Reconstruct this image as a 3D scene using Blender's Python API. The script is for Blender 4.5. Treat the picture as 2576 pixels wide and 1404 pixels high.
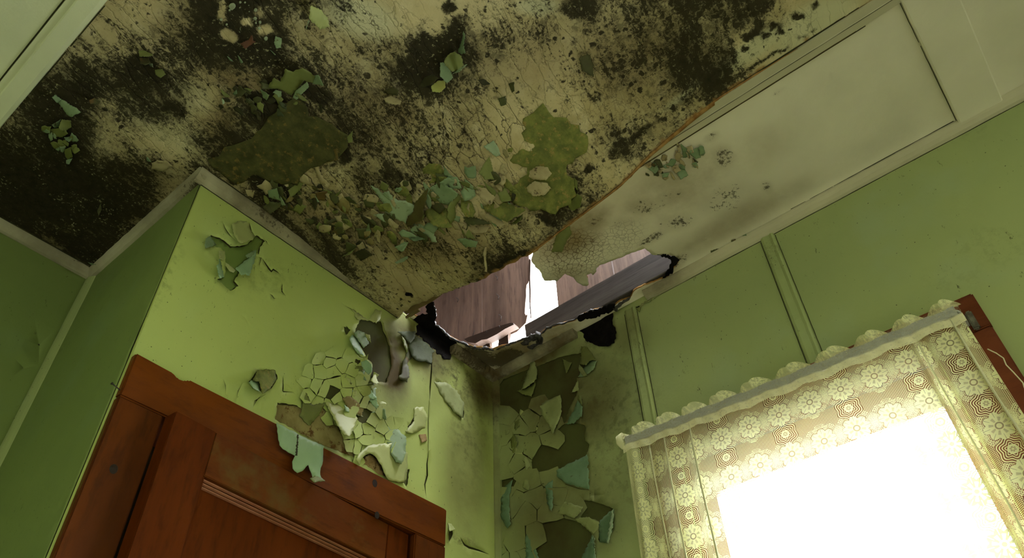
import bpy, bmesh, math, random
import numpy as np
from mathutils import Vector, Matrix, noise
from mathutils.geometry import delaunay_2d_cdt

random.seed(7)
S = bpy.context.scene
for o in list(bpy.data.objects):
    bpy.data.objects.remove(o)
C = S.collection

# ------------------------------------------------------------------ camera
F = 1886.55                      # focal length in pixels of the 2576x1404 frame
RX = np.array([[0.64081836, -0.76714623, -0.0289568],
               [0.52199584, 0.46307495, -0.71629738],
               [0.562914, 0.44390118, 0.69719407]])      # camera right, down, forward in world axes
EYE = 1.15
HREL = 1.5
HC = EYE + HREL                  # ceiling height 2.65 m
XW = 1.53                        # window wall
YD = 1.294                       # wall with the door
XR = 0.4245                      # return wall of the alcove
YF = 1.82                        # far wall of the alcove
cam = bpy.data.cameras.new('camera')
camo = bpy.data.objects.new('camera', cam)
C.objects.link(camo)
r, d, f = (Vector(RX[i]) for i in range(3))
m3 = Matrix((r, -d, -f)).transposed()
camo.matrix_world = Matrix.Translation((0, 0, EYE)) @ m3.to_4x4()
cam.sensor_width = 36
cam.lens = F / 2576 * 36
cam.clip_start = 0.02
S.camera = camo

# ------------------------------------------------------------------ light
S.view_settings.view_transform = 'Standard'
S.view_settings.look = 'None'
S.view_settings.gamma = 1
S.view_settings.exposure = 0.97
S.cycles.use_denoising = True
S.cycles.max_bounces = 7
S.cycles.diffuse_bounces = 4
S.cycles.glossy_bounces = 2
S.cycles.transparent_max_bounces = 10
S.cycles.use_adaptive_sampling = True
S.cycles.adaptive_threshold = 0.05
S.cycles.adaptive_min_samples = 20
S.cycles.caustics_reflective = False
S.cycles.caustics_refractive = False
S.cycles.sample_clamp_indirect = 6
w = bpy.data.worlds.new('overcast_sky')
S.world = w
w.use_nodes = True
SKY = 17.0
w.node_tree.nodes['Background'].inputs[0].default_value = (0.97, 0.98, 1.0, 1)
w.node_tree.nodes['Background'].inputs[1].default_value = SKY


def portal(name, loc, size, sizey, aim):
    l = bpy.data.lights.new(name, 'AREA')
    l.shape = 'RECTANGLE'
    l.size = size
    l.size_y = sizey
    l.cycles.is_portal = True
    o = bpy.data.objects.new(name, l)
    C.objects.link(o)
    o.location = loc
    o.rotation_euler = Vector(aim).to_track_quat('-Z', 'Y').to_euler()
    return o


W1 = dict(y0=0.125, y1=0.655, z0=1.02, z1=EYE + 0.8645)     # glass of the visible window
W2 = dict(y0=-2.55, y1=-0.65, z0=0.5, z1=2.35)           # unseen window added behind the viewer, sized to light the room
portal('window_portal', (XW + .14, (W1['y0'] + W1['y1']) / 2, (W1['z0'] + W1['z1']) / 2), W1['z1'] - W1['z0'], W1['y1'] - W1['y0'], (-1, 0, 0)).rotation_euler = (0, math.radians(90), 0)
portal('window_portal', (XW + .14, (W2['y0'] + W2['y1']) / 2, (W2['z0'] + W2['z1']) / 2), W2['z1'] - W2['z0'], W2['y1'] - W2['y0'], (-1, 0, 0)).rotation_euler = (0, math.radians(90), 0)

# ------------------------------------------------------------------ projection helpers


def ray(px, py):
    v = np.array([(px - 1288) / F, (py - 702) / F, 1.0])
    return RX.T @ v


def proj(P):
    """(N,3) world points -> (N,2) frame pixels, only used to lay stain maps onto the surfaces"""
    q = (np.asarray(P) - np.array([0, 0, EYE])) @ RX.T
    z = np.maximum(q[:, 2], 1e-3)
    return np.stack([q[:, 0] / z * F + 1288, q[:, 1] / z * F + 702], 1)


SY = [-.6, .2, .267, .404, .503, .574, .70, .778, .94, 1.06, 1.10, 1.2, 1.294, 1.9]
SS = [0, 0, .007, .039, .079, .09, .1075, .120, .106, .075, .060, .046, .036, 0]


def sag(x, y):
    """how far the wet ceiling panel hangs below its true height"""
    e = np.interp(y, SY, SS)
    t = np.clip((np.asarray(x) - .5) / (1.075 - .5), 0, 1)
    return e * (t * t * (3 - 2 * t)) ** 1.2


class Surf:
    def __init__(s, kind):
        s.k = kind

    def P(s, u, v, h=0.0):
        k = s.k
        if k == 'ceil':
            return Vector((u, v, HC - float(sag(u, v)) - h))
        if k == 'flat':
            return Vector((u, v, HC - h))
        if k == 'door':
            return Vector((u, YD - h, v))
        if k == 'win':
            return Vector((XW - h, u, v))
        if k == 'ret':
            return Vector((XR - h, u, v))
        if k == 'far':
            return Vector((u, YF - h, v))

    def at(s, px, py, h=0.0):
        d = ray(px, py)
        k = s.k
        if k == 'ceil':
            g = 0.0
            for _ in range(7):
                q = d * ((HREL - g - h) / d[2])
                g = .5 * g + .5 * float(sag(q[0], q[1])) if _ > 2 else float(sag(q[0], q[1]))
            return (q[0], q[1])
        if k == 'flat':
            q = d * ((HREL - h) / d[2]); return (q[0], q[1])
        if k == 'door':
            q = d * ((YD - h) / d[1]); return (q[0], q[2] + EYE)
        if k == 'win':
            q = d * ((XW - h) / d[0]); return (q[1], q[2] + EYE)
        if k == 'ret':
            q = d * ((XR - h) / d[0]); return (q[1], q[2] + EYE)
        if k == 'far':
            q = d * ((YF - h) / d[1]); return (q[0], q[2] + EYE)

    def uv(s, pts, h=0.0):
        return [s.at(p[0], p[1], h) for p in pts]


CEIL, FLAT, DOOR, WIN, RET, FAR = (Surf(k) for k in ('ceil', 'flat', 'door', 'win', 'ret', 'far'))


def Z(ox, oy, s, pts):
    """points read off an enlarged crop of the survey photograph"""
    return [(ox + x * s, oy + y * s) for x, y in pts]


# ------------------------------------------------------------------ mesh helpers
def newobj(name, me, mat=None, parent=None):
    o = bpy.data.objects.new(name, me)
    C.objects.link(o)
    if mat is not None:
        for m in (mat if isinstance(mat, (list, tuple)) else [mat]):
            me.materials.append(m)
    if parent is not None:
        o.parent = parent
        o.matrix_parent_inverse = Matrix.Translation(-parent.location)
    return o


def tag(o, label=None, cat=None, group=None, kind=None):
    if label: o['label'] = label
    if cat: o['category'] = cat
    if group: o['group'] = group
    if kind: o['kind'] = kind
    return o


def empty(name, loc=(0, 0, 0)):
    o = bpy.data.objects.new(name, None)
    C.objects.link(o)
    o.empty_display_size = .05
    o.location = loc
    return o


def smooth(me, v=True):
    me.polygons.foreach_set('use_smooth', [v] * len(me.polygons))


def solid(o, t, rim=None, off=1.0):
    m = o.modifiers.new('thickness', 'SOLIDIFY')
    m.thickness = t
    m.offset = off
    if rim is not None:
        m.material_offset_rim = rim
    return m


def pip(pts, poly):
    """vectorised point in polygon"""
    x, y = pts[:, 0], pts[:, 1]
    P = np.asarray(poly)
    ins = np.zeros(len(pts), bool)
    j = len(P) - 1
    for i in range(len(P)):
        xi, yi = P[i]; xj, yj = P[j]
        c = ((yi > y) != (yj > y))
        with np.errstate(divide='ignore', invalid='ignore'):
            xx = (xj - xi) * (y - yi) / (yj - yi + 1e-15) + xi
        ins ^= c & (x < xx)
        j = i
    return ins


def segdist(pts, poly, closed=True):
    P = np.asarray(poly)
    best = np.full(len(pts), 1e9)
    n = len(P)
    for i in range(n if closed else n - 1):
        a, b = P[i], P[(i + 1) % n]
        ab = b - a
        t = np.clip(((pts - a) @ ab) / (ab @ ab + 1e-15), 0, 1)
        dd = np.hypot(*(pts - a - t[:, None] * ab).T)
        best = np.minimum(best, dd)
    return best


def rough(poly, step, amp, rng, closed=True):
    """subdivide an outline and jitter it so that it reads as torn"""
    out = []
    n = len(poly)
    for i in range(n if closed else n - 1):
        a, b = np.array(poly[i]), np.array(poly[(i + 1) % n])
        L = np.hypot(*(b - a))
        k = max(1, int(L / step))
        nrm = np.array([-(b - a)[1], (b - a)[0]]) / (L + 1e-12)
        for j in range(k):
            p = a + (b - a) * j / k
            if j > 0 or True:
                p = p + nrm * rng.uniform(-amp, amp)
            out.append((float(p[0]), float(p[1])))
    if not closed:
        out.append(tuple(poly[-1]))
    return out


def tri(outline, holes, sp, rng):
    """triangulated sheet in 2D"""
    out = np.array(outline)
    lo, hi = out.min(0), out.max(0)
    xs = np.arange(lo[0] + sp / 2, hi[0], sp)
    ys = np.arange(lo[1] + sp / 2, hi[1], sp)
    g = np.stack(np.meshgrid(xs, ys), -1).reshape(-1, 2)
    g = g + (np.array([[rng.random(), rng.random()] for _ in range(len(g))]) - .5) * sp * .5
    keep = pip(g, out)
    g = g[keep]
    if len(g):
        dd = segdist(g, out)
        g = g[dd > sp * .3]
    for h in holes:
        if len(g) == 0: break
        ha = np.array(h)
        l2, h2 = ha.min(0) - sp, ha.max(0) + sp
        near = (g[:, 0] > l2[0]) & (g[:, 0] < h2[0]) & (g[:, 1] > l2[1]) & (g[:, 1] < h2[1])
        idx = np.where(near)[0]
        if len(idx):
            sub = g[idx]
            bad = pip(sub, h) | (segdist(sub, h) < sp * .3)
            g = np.delete(g, idx[bad], 0)
    V = [Vector(p) for p in outline]
    E = [(i, (i + 1) % len(outline)) for i in range(len(outline))]
    for h in holes:
        b = len(V)
        V += [Vector(p) for p in h]
        E += [(b + i, b + (i + 1) % len(h)) for i in range(len(h))]
    V += [Vector(p) for p in g.tolist()]
    v2, e2, f2, _, _, _ = delaunay_2d_cdt(V, E, [], 0, 1e-7)
    v2 = np.array([tuple(v) for v in v2])
    f2 = np.array([t for t in f2 if len(t) == 3])
    c = v2[f2].mean(1)
    ok = pip(c, outline)
    for h in holes:
        ok &= ~pip(c, h)
    f2 = f2[ok]
    used = np.unique(f2)
    rm = -np.ones(len(v2), int)
    rm[used] = np.arange(len(used))
    return v2[used], rm[f2]


def sheet(name, surf, outline, holes, sp, mat, hfun=None, attrs=None, parent=None, seed=1, thick=None, rim=None, h0=0.0, off=-1.0, sm=True):
    rng = random.Random(seed)
    v, fa = tri(outline, holes, sp, rng)
    hh = np.full(len(v), h0)
    if hfun is not None:
        hh = hh + hfun(v)
    P = [surf.P(a[0], a[1], float(b)) for a, b in zip(v, hh)]
    me = bpy.data.meshes.new(name)
    me.from_pydata([tuple(p) for p in P], [], [tuple(int(i) for i in t) for t in fa])
    # face the room
    n_room = surf.P(v[0][0], v[0][1], 1.0) - surf.P(v[0][0], v[0][1], 0.0)
    me.update()
    if len(me.polygons) and sum(p.normal.dot(n_room) for p in list(me.polygons)[:50]) < 0:
        me.flip_normals()
    smooth(me, sm)
    if attrs:
        px = proj(np.array([tuple(p) for p in P]))
        for k, fn in attrs.items():
            a = me.attributes.new(k, 'FLOAT', 'POINT')
            a.data.foreach_set('value', np.asarray(fn(px, v), dtype=np.float32))
    o = newobj(name, me, mat, parent)
    if thick:
        solid(o, thick, rim, off)
    return o


def fract(v, sc, seed=0, octv=3):
    out = np.empty(len(v))
    for i, p in enumerate(v):
        out[i] = noise.fractal(Vector((p[0] * sc + seed * 7.3, p[1] * sc - seed * 3.1, seed)), 1.0, 2.0, octv)
    return out


def box(name, x0, x1, y0, y1, z0, z1, mat, parent=None, bev=0.0, M=None):
    bm = bmesh.new()
    bmesh.ops.create_cube(bm, size=1)
    for v in bm.verts:
        v.co = Vector((x0 + (v.co.x + .5) * (x1 - x0), y0 + (v.co.y + .5) * (y1 - y0), z0 + (v.co.z + .5) * (z1 - z0)))
    if bev:
        bmesh.ops.bevel(bm, geom=bm.edges[:], offset=bev, segments=2, affect='EDGES')
    if M is not None:
        bmesh.ops.transform(bm, matrix=M, verts=bm.verts)
    me = bpy.data.meshes.new(name)
    bm.to_mesh(me); bm.free()
    return newobj(name, me, mat, parent)


def profile(name, prof, path, mat, parent=None, sub=1, wob=0.0, seed=0):
    """sweep a closed 2D profile [(a,b)...] along a straight path given as (origin, dir, axisA, axisB, length)"""
    o, dr, A, B, L = (Vector(q) if not isinstance(q, (int, float)) else q for q in path)
    rng = random.Random(seed)
    n = max(1, sub)
    vs, fs = [], []
    m = len(prof)
    for i in range(n + 1):
        c = o + dr * (L * i / n)
        wa = noise.noise(Vector((i * .35, seed, 0))) * wob
        wb = noise.noise(Vector((i * .35, seed, 9))) * wob
        for a, b in prof:
            vs.append(tuple(c + A * (a + wa) + B * (b + wb)))
    for i in range(n):
        for j in range(m):
            k = (j + 1) % m
            fs.append((i * m + j, i * m + k, (i + 1) * m + k, (i + 1) * m + j))
    fs.append(tuple(range(m))[::-1]); fs.append(tuple(n * m + j for j in range(m)))
    me = bpy.data.meshes.new(name)
    me.from_pydata(vs, [], fs)
    bm = bmesh.new(); bm.from_mesh(me); bmesh.ops.recalc_face_normals(bm, faces=bm.faces); bm.to_mesh(me); bm.free()
    return newobj(name, me, mat, parent)


def tube(name, pts, rad, mat, parent=None, seg=8, wob=0.0, seed=0, flat=1.0):
    pts = [Vector(p) for p in pts]
    rs = rad if isinstance(rad, (list, tuple)) else [rad] * len(pts)
    vs, fs = [], []
    for i, p in enumerate(pts):
        t = (pts[min(i + 1, len(pts) - 1)] - pts[max(i - 1, 0)]).normalized()
        a = t.orthogonal().normalized()
        if i == 0: A0 = a
        else:
            a = (A0 - t * A0.dot(t)).normalized(); A0 = a
        b = t.cross(a)
        for k in range(seg):
            an = 2 * math.pi * k / seg
            rr = rs[i] * (1 + wob * noise.noise(p * 90 + Vector((k * 1.7, seed, 0))))
            vs.append(tuple(p + a * math.cos(an) * rr + b * math.sin(an) * rr * flat))
    for i in range(len(pts) - 1):
        for k in range(seg):
            l = (k + 1) % seg
            fs.append((i * seg + k, i * seg + l, (i + 1) * seg + l, (i + 1) * seg + k))
    fs.append(tuple(range(seg))[::-1]); fs.append(tuple((len(pts) - 1) * seg + k for k in range(seg)))
    me = bpy.data.meshes.new(name)
    me.from_pydata(vs, [], fs)
    smooth(me)
    return newobj(name, me, mat, parent)


# ------------------------------------------------------------------ material helpers
class NT:
    def __init__(s, name):
        s.m = bpy.data.materials.new(name)
        s.m.use_nodes = True
        s.t = s.m.node_tree
        s.b = s.t.nodes['Principled BSDF']
        s.out = s.t.nodes['Material Output']
        s.tc = s.t.nodes.new('ShaderNodeTexCoord').outputs['Object']

    def put(s, sock, v):
        if isinstance(v, bpy.types.NodeSocket):
            s.t.links.new(v, sock)
        elif isinstance(v, (tuple, list)) and len(v) == 3 and sock.type == 'RGBA':
            sock.default_value = (*v, 1)
        else:
            sock.default_value = v

    def nd(s, typ, ins=None, out=0, **props):
        n = s.t.nodes.new(typ)
        for k, v in props.items():
            setattr(n, k, v)
        for k, v in (ins or {}).items():
            s.put(n.inputs[k], v)
        return n.outputs[out]

    def ma(s, op, a, b=0.0, c=None, clamp=False):
        n = s.t.nodes.new('ShaderNodeMath')
        n.operation = op
        n.use_clamp = clamp
        s.put(n.inputs[0], a); s.put(n.inputs[1], b)
        if c is not None: s.put(n.inputs[2], c)
        return n.outputs[0]

    def noise(s, sc, det=4, vec=None, rough=.55, dist=0.0, out=0):
        return s.nd('ShaderNodeTexNoise', {'Vector': vec or s.tc, 'Scale': sc, 'Detail': det, 'Roughness': rough, 'Distortion': dist}, out)

    def vor(s, sc, feat='F1', vec=None, out=0, rnd=1.0):
        return s.nd('ShaderNodeTexVoronoi', {'Vector': vec or s.tc, 'Scale': sc, 'Randomness': rnd}, out, feature=feat)

    def ramp(s, fac, a, b, lo=0.0, hi=1.0, sm=True):
        return s.nd('ShaderNodeMapRange', {0: fac, 1: a, 2: b, 3: lo, 4: hi}, interpolation_type='SMOOTHSTEP' if sm else 'LINEAR')

    def mix(s, fac, a, b, bt='MIX'):
        n = s.t.nodes.new('ShaderNodeMix')
        n.data_type = 'RGBA'
        n.blend_type = bt
        s.put(n.inputs[0], fac); s.put(n.inputs[6], a); s.put(n.inputs[7], b)
        return n.outputs[2]

    def att(s, name):
        return s.nd('ShaderNodeAttribute', out=2, attribute_name=name)

    def mapping(s, sc=(1, 1, 1), rot=(0, 0, 0), vec=None):
        return s.nd('ShaderNodeMapping', {'Vector': vec or s.tc, 'Scale': sc, 'Rotation': rot})

    def bump(s, h, st=.5, dist=.002, nrm=None):
        d = {'Height': h, 'Strength': st, 'Distance': dist}
        if nrm is not None: d['Normal'] = nrm
        return s.nd('ShaderNodeBump', d)

    def fin(s, col, rough=.7, nrm=None, spec=.3, **kw):
        s.put(s.b.inputs['Base Color'], col)
        s.put(s.b.inputs['Roughness'], rough)
        s.b.inputs['Specular IOR Level'].default_value = spec
        if nrm is not None: s.put(s.b.inputs['Normal'], nrm)
        for k, v in kw.items(): s.put(s.b.inputs[k], v)
        return s.m


# ------------------------------------------------------------------ materials
def mat_ceiling():
    n = NT('mouldy_ceiling_board')
    M = n.att('mould'); G = n.att('crack'); B = n.att('brown'); RW = n.att('raw'); PL = n.att('pale')
    # the fibres and long cracks run along x, slightly turned
    v = n.mapping((1, 1, 1), (0, 0, math.radians(-14)))
    rt = n.mapping((1, 1, 1), (0, 0, math.radians(-13)))
    st = n.mapping((.34, 1.3, 1), vec=rt)
    warp = n.noise(11, 4, out=1, rough=.7)
    vw = n.nd('ShaderNodeVectorMath', {0: v, 1: n.nd('ShaderNodeVectorMath', {0: warp, 'Scale': .05}, operation='SCALE')}, operation='ADD')
    sw = n.nd('ShaderNodeVectorMath', {0: st, 1: n.nd('ShaderNodeVectorMath', {0: warp, 'Scale': .035}, operation='SCALE')}, operation='ADD')
    base = n.mix(n.ramp(n.noise(5, 5, rough=.6), .3, .7), (.66, .57, .33), (.48, .40, .21))
    base = n.mix(n.ramp(n.noise(22, 4), .45, .75), base, (.70, .62, .38))
    base = n.mix(n.ma('MULTIPLY', B, n.ramp(n.noise(11, 5, rough=.65), .25, .75, .45, 1)), base, (.19, .12, .048))
    base = n.mix(PL, base, (.62, .61, .40))
    # mould: fine speckle, colonies, smudges
    fine = n.noise(130, 4, vec=vw, rough=.8)
    med = n.noise(30, 7, vec=sw, rough=.74)
    big = n.noise(8, 4, rough=.55)
    mixv = n.ma('ADD', n.ma('MULTIPLY', fine, .40), n.ma('ADD', n.ma('MULTIPLY', med, .42), n.ma('MULTIPLY', big, .18)))
    t = n.ma('ADD', mixv, n.ma('MULTIPLY', n.ma('SUBTRACT', M, .5), .26))
    m1 = n.ramp(t, .482, .56)
    col = n.vor(46, vec=vw)
    rad = n.ma('MULTIPLY', n.ma('ADD', M, .10), .52)
    spots = n.ramp(n.ma('SUBTRACT', n.ma('ADD', col, n.ma('MULTIPLY', n.ma('SUBTRACT', fine, .5), .5)), rad), .0, -.10)
    pick = n.ramp(n.noise(14, 2), .38, .50)
    spots = n.ma('MULTIPLY', spots, pick)
    m2 = n.ramp(n.ma('ADD', n.noise(38, 5, rough=.8), n.ma('MULTIPLY', n.ma('SUBTRACT', M, .5), .25)), .50, .60, 0, .55)
    m = n.ma('MAXIMUM', n.ma('MAXIMUM', m1, spots), n.ma('MULTIPLY', m2, n.ramp(M, .1, .4)))
    m = n.ma('MULTIPLY', m, n.ramp(M, .02, .18))
    haze = n.ma('MULTIPLY', n.ramp(M, .27, .85, 0, .95, False), n.ramp(n.noise(70, 6, rough=.8), .25, .75, .55, 1.15), clamp=True)
    dark = n.mix(n.noise(60, 3), (.010, .008, .004), (.035, .029, .014))
    c = n.mix(haze, base, n.mix(n.ramp(M, .72, 1.0), (.095, .08, .036), (.012, .010, .006)))
    c = n.mix(n.ma('MULTIPLY', m, .94), c, dark)
    # pale efflorescence specks inside the dark zones
    wv = n.noise(150, 3, rough=.6)
    ws = n.ma('MULTIPLY', n.ramp(wv, .60, .67), n.ma('MULTIPLY', n.ramp(n.noise(13, 4), .44, .60), n.ramp(M, .45, .65)))
    c = n.mix(n.ma('MULTIPLY', ws, .75), c, (.40, .37, .20))
    # cracks
    d1 = n.vor(24, 'DISTANCE_TO_EDGE', sw)
    k1 = n.ma('MULTIPLY', n.ramp(d1, .017, .002), n.ramp(n.noise(9, 3), .47, .58))
    ln = n.mapping((.13, 1.4, 1), vec=rt)
    lw = n.nd('ShaderNodeVectorMath', {0: ln, 1: n.nd('ShaderNodeVectorMath', {0: warp, 'Scale': .045}, operation='SCALE')}, operation='ADD')
    d2 = n.vor(17, 'DISTANCE_TO_EDGE', lw)
    k2 = n.ma('MULTIPLY', n.ramp(d2, .011, .001), n.ramp(n.noise(5, 3), .46, .58, 0, .9))
    d3 = n.vor(46, 'DISTANCE_TO_EDGE', vw)
    k3 = n.ma('MULTIPLY', n.ramp(d3, .028, .004), n.ramp(n.noise(6.5, 2), .50, .62, 0, .8))
    k = n.ma('MULTIPLY', n.ma('MAXIMUM', n.ma('MAXIMUM', k1, k2), k3), G)
    c = n.mix(n.ma('MULTIPLY', k, .88), c, (.02, .014, .007))
    c = n.mix(RW, c, n.mix(n.noise(70, 3), (.42, .25, .09), (.26, .14, .05)))
    # relief: curled plates between the cracks
    h = n.ma('SUBTRACT', n.ma('MULTIPLY', n.noise(70, 4, rough=.75), .5), n.ma('MULTIPLY', n.ramp(d1, .05, .0), G))
    nr = n.bump(h, .6, .004)
    return n.fin(c, .82, nr, .15)


def mat_cream(name='aged_ceiling_paint', tint=(.86, .82, .66), brn=(.25, .185, .08)):
    n = NT(name)
    M = n.att('mould'); B = n.att('brown'); G = n.att('crack')
    base = n.mix(n.ramp(n.noise(3.2, 5), .3, .7), tint, tuple(x * .86 for x in tint))
    base = n.mix(n.ma('MULTIPLY', B, n.ramp(n.noise(9, 5, rough=.65), .2, .65, .35, 1)), base, brn)
    fine = n.noise(120, 6, rough=.75); med = n.noise(21, 5, rough=.65)
    t = n.ma('ADD', n.ma('ADD', n.ma('MULTIPLY', fine, .5), n.ma('MULTIPLY', med, .5)), n.ma('MULTIPLY', n.ma('SUBTRACT', M, .5), .42))
    m = n.ma('MULTIPLY', n.ramp(t, .52, .585), n.ramp(M, .03, .2))
    c = n.mix(n.ma('MULTIPLY', n.ramp(M, .1, .7), .25), base, (.2, .15, .07))
    c = n.mix(n.ma('MULTIPLY', m, .85), c, (.07, .055, .03))
    warp = n.noise(40, 3, out=1)
    vw = n.nd('ShaderNodeVectorMath', {0: n.tc, 1: n.nd('ShaderNodeVectorMath', {0: warp, 'Scale': .008}, operation='SCALE')}, operation='ADD')
    d = n.vor(75, 'DISTANCE_TO_EDGE', vw)
    k = n.ma('MULTIPLY', n.ramp(d, .07, .01), G)
    c = n.mix(n.ma('MULTIPLY', k, .75), c, (.10, .055, .02))
    h = n.ma('ADD', n.ma('MULTIPLY', n.noise(60, 6, rough=.65), .5), n.ma('MULTIPLY', k, -.8))
    return n.fin(c, .75, n.bump(h, .5, .003), .2)


def mat_wall(name, base=(.38, .44, .185), spk=.85):
    n = NT(name)
    ST = n.att('stain'); GR = n.att('grime')
    c = n.mix(n.ramp(n.noise(2.1, 4), .3, .7), base, tuple(a * b for a, b in zip(base, (.88, .90, .92))))
    c = n.mix(n.ramp(n.noise(4.3, 3, vec=n.mapping((1, 1, 1), (1, 2, 3))), .52, .72, 0, .35), c, (base[0] * .94, base[1] * 1.0, base[2] * 1.5))
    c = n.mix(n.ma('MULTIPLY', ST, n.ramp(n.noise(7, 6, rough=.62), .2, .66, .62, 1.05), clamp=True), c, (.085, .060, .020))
    # fly specks and scuffs
    sv = n.vor(52, rnd=1)
    sp = n.ma('MULTIPLY', n.ramp(n.ma('ADD', sv, n.ma('MULTIPLY', n.noise(110, 2), .12)), .14, .10), n.ramp(n.noise(4, 3), .40, .52))
    sm = n.mapping((1, 1, .35), (.5, .5, .3))
    s2 = n.ramp(n.noise(75, 5, vec=sm, rough=.85), .62, .68)
    sp = n.ma('MAXIMUM', sp, n.ma('MULTIPLY', s2, n.ramp(n.noise(6, 3), .42, .6)))
    c = n.mix(n.ma('MULTIPLY', sp, spk), c, (.05, .05, .02))
    g = n.ma('MULTIPLY', GR, n.ramp(n.noise(34, 7, rough=.75), .46, .62))
    c = n.mix(n.ma('MULTIPLY', g, .85), c, (.04, .035, .015))
    h = n.ma('ADD', n.noise(26, 5), n.ma('MULTIPLY', n.noise(160, 3), .25))
    return n.fin(c, .62, n.bump(h, .25, .003), .12)


def mat_flat(name, a, b, sc=12, rough=.6, spec=.3, bump=.2, c3=None, sc3=40, lo3=.55, hi3=.65, st=(1, 1, 1)):
    n = NT(name)
    v = n.mapping(st)
    c = n.mix(n.ramp(n.noise(sc, 5, vec=v, rough=.6), .32, .68), a, b)
    if c3 is not None:
        c = n.mix(n.ramp(n.noise(sc3, 5, vec=v, rough=.7), lo3, hi3), c, c3)
    return n.fin(c, rough, n.bump(n.noise(sc * 5, 5, vec=v, rough=.65), bump, .002), spec)


def mat_wood(name, a, b, dark, st, sc=9, rough=.42, spec=.14, knots=True, coat=.04, stain=None):
    """grain runs along the small component of st"""
    n = NT(name)
    v = n.mapping(st)
    w1 = n.noise(sc, 6, vec=v, rough=.6, dist=.6)
    w2 = n.noise(sc * 6, 4, vec=v, rough=.7)
    c = n.mix(n.ramp(w1, .3, .7), a, b)
    c = n.mix(n.ramp(w2, .45, .75, 0, .55), c, dark)
    if knots:
        kv = n.vor(6.5, vec=n.mapping(tuple(max(.55, q) for q in st)))
        k = n.ma('MULTIPLY', n.ramp(kv, .14, .06), n.ramp(n.noise(2.3, 2), .5, .56))
        c = n.mix(n.ma('MULTIPLY', k, .9), c, tuple(x * .25 for x in dark))
    sc_ = n.ramp(n.noise(140, 4, vec=n.mapping((1, 1, .6)), rough=.85), .74, .78)
    c = n.mix(n.ma('MULTIPLY', sc_, .6), c, (.45, .33, .18))
    if stain:
        c = n.mix(n.ramp(n.noise(5, 5, vec=n.tc, rough=.7), .5, .68, 0, .75), c, stain)
    nr = n.bump(n.ma('ADD', w2, n.ma('MULTIPLY', sc_, .4)), .18, .002)
    n.fin(c, n.ramp(n.noise(14, 3), .2, .8, rough - .07, rough + .18), nr, spec)
    n.b.inputs['Coat Weight'].default_value = coat
    n.b.inputs['Coat Roughness'].default_value = .3
    return n.m


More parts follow.
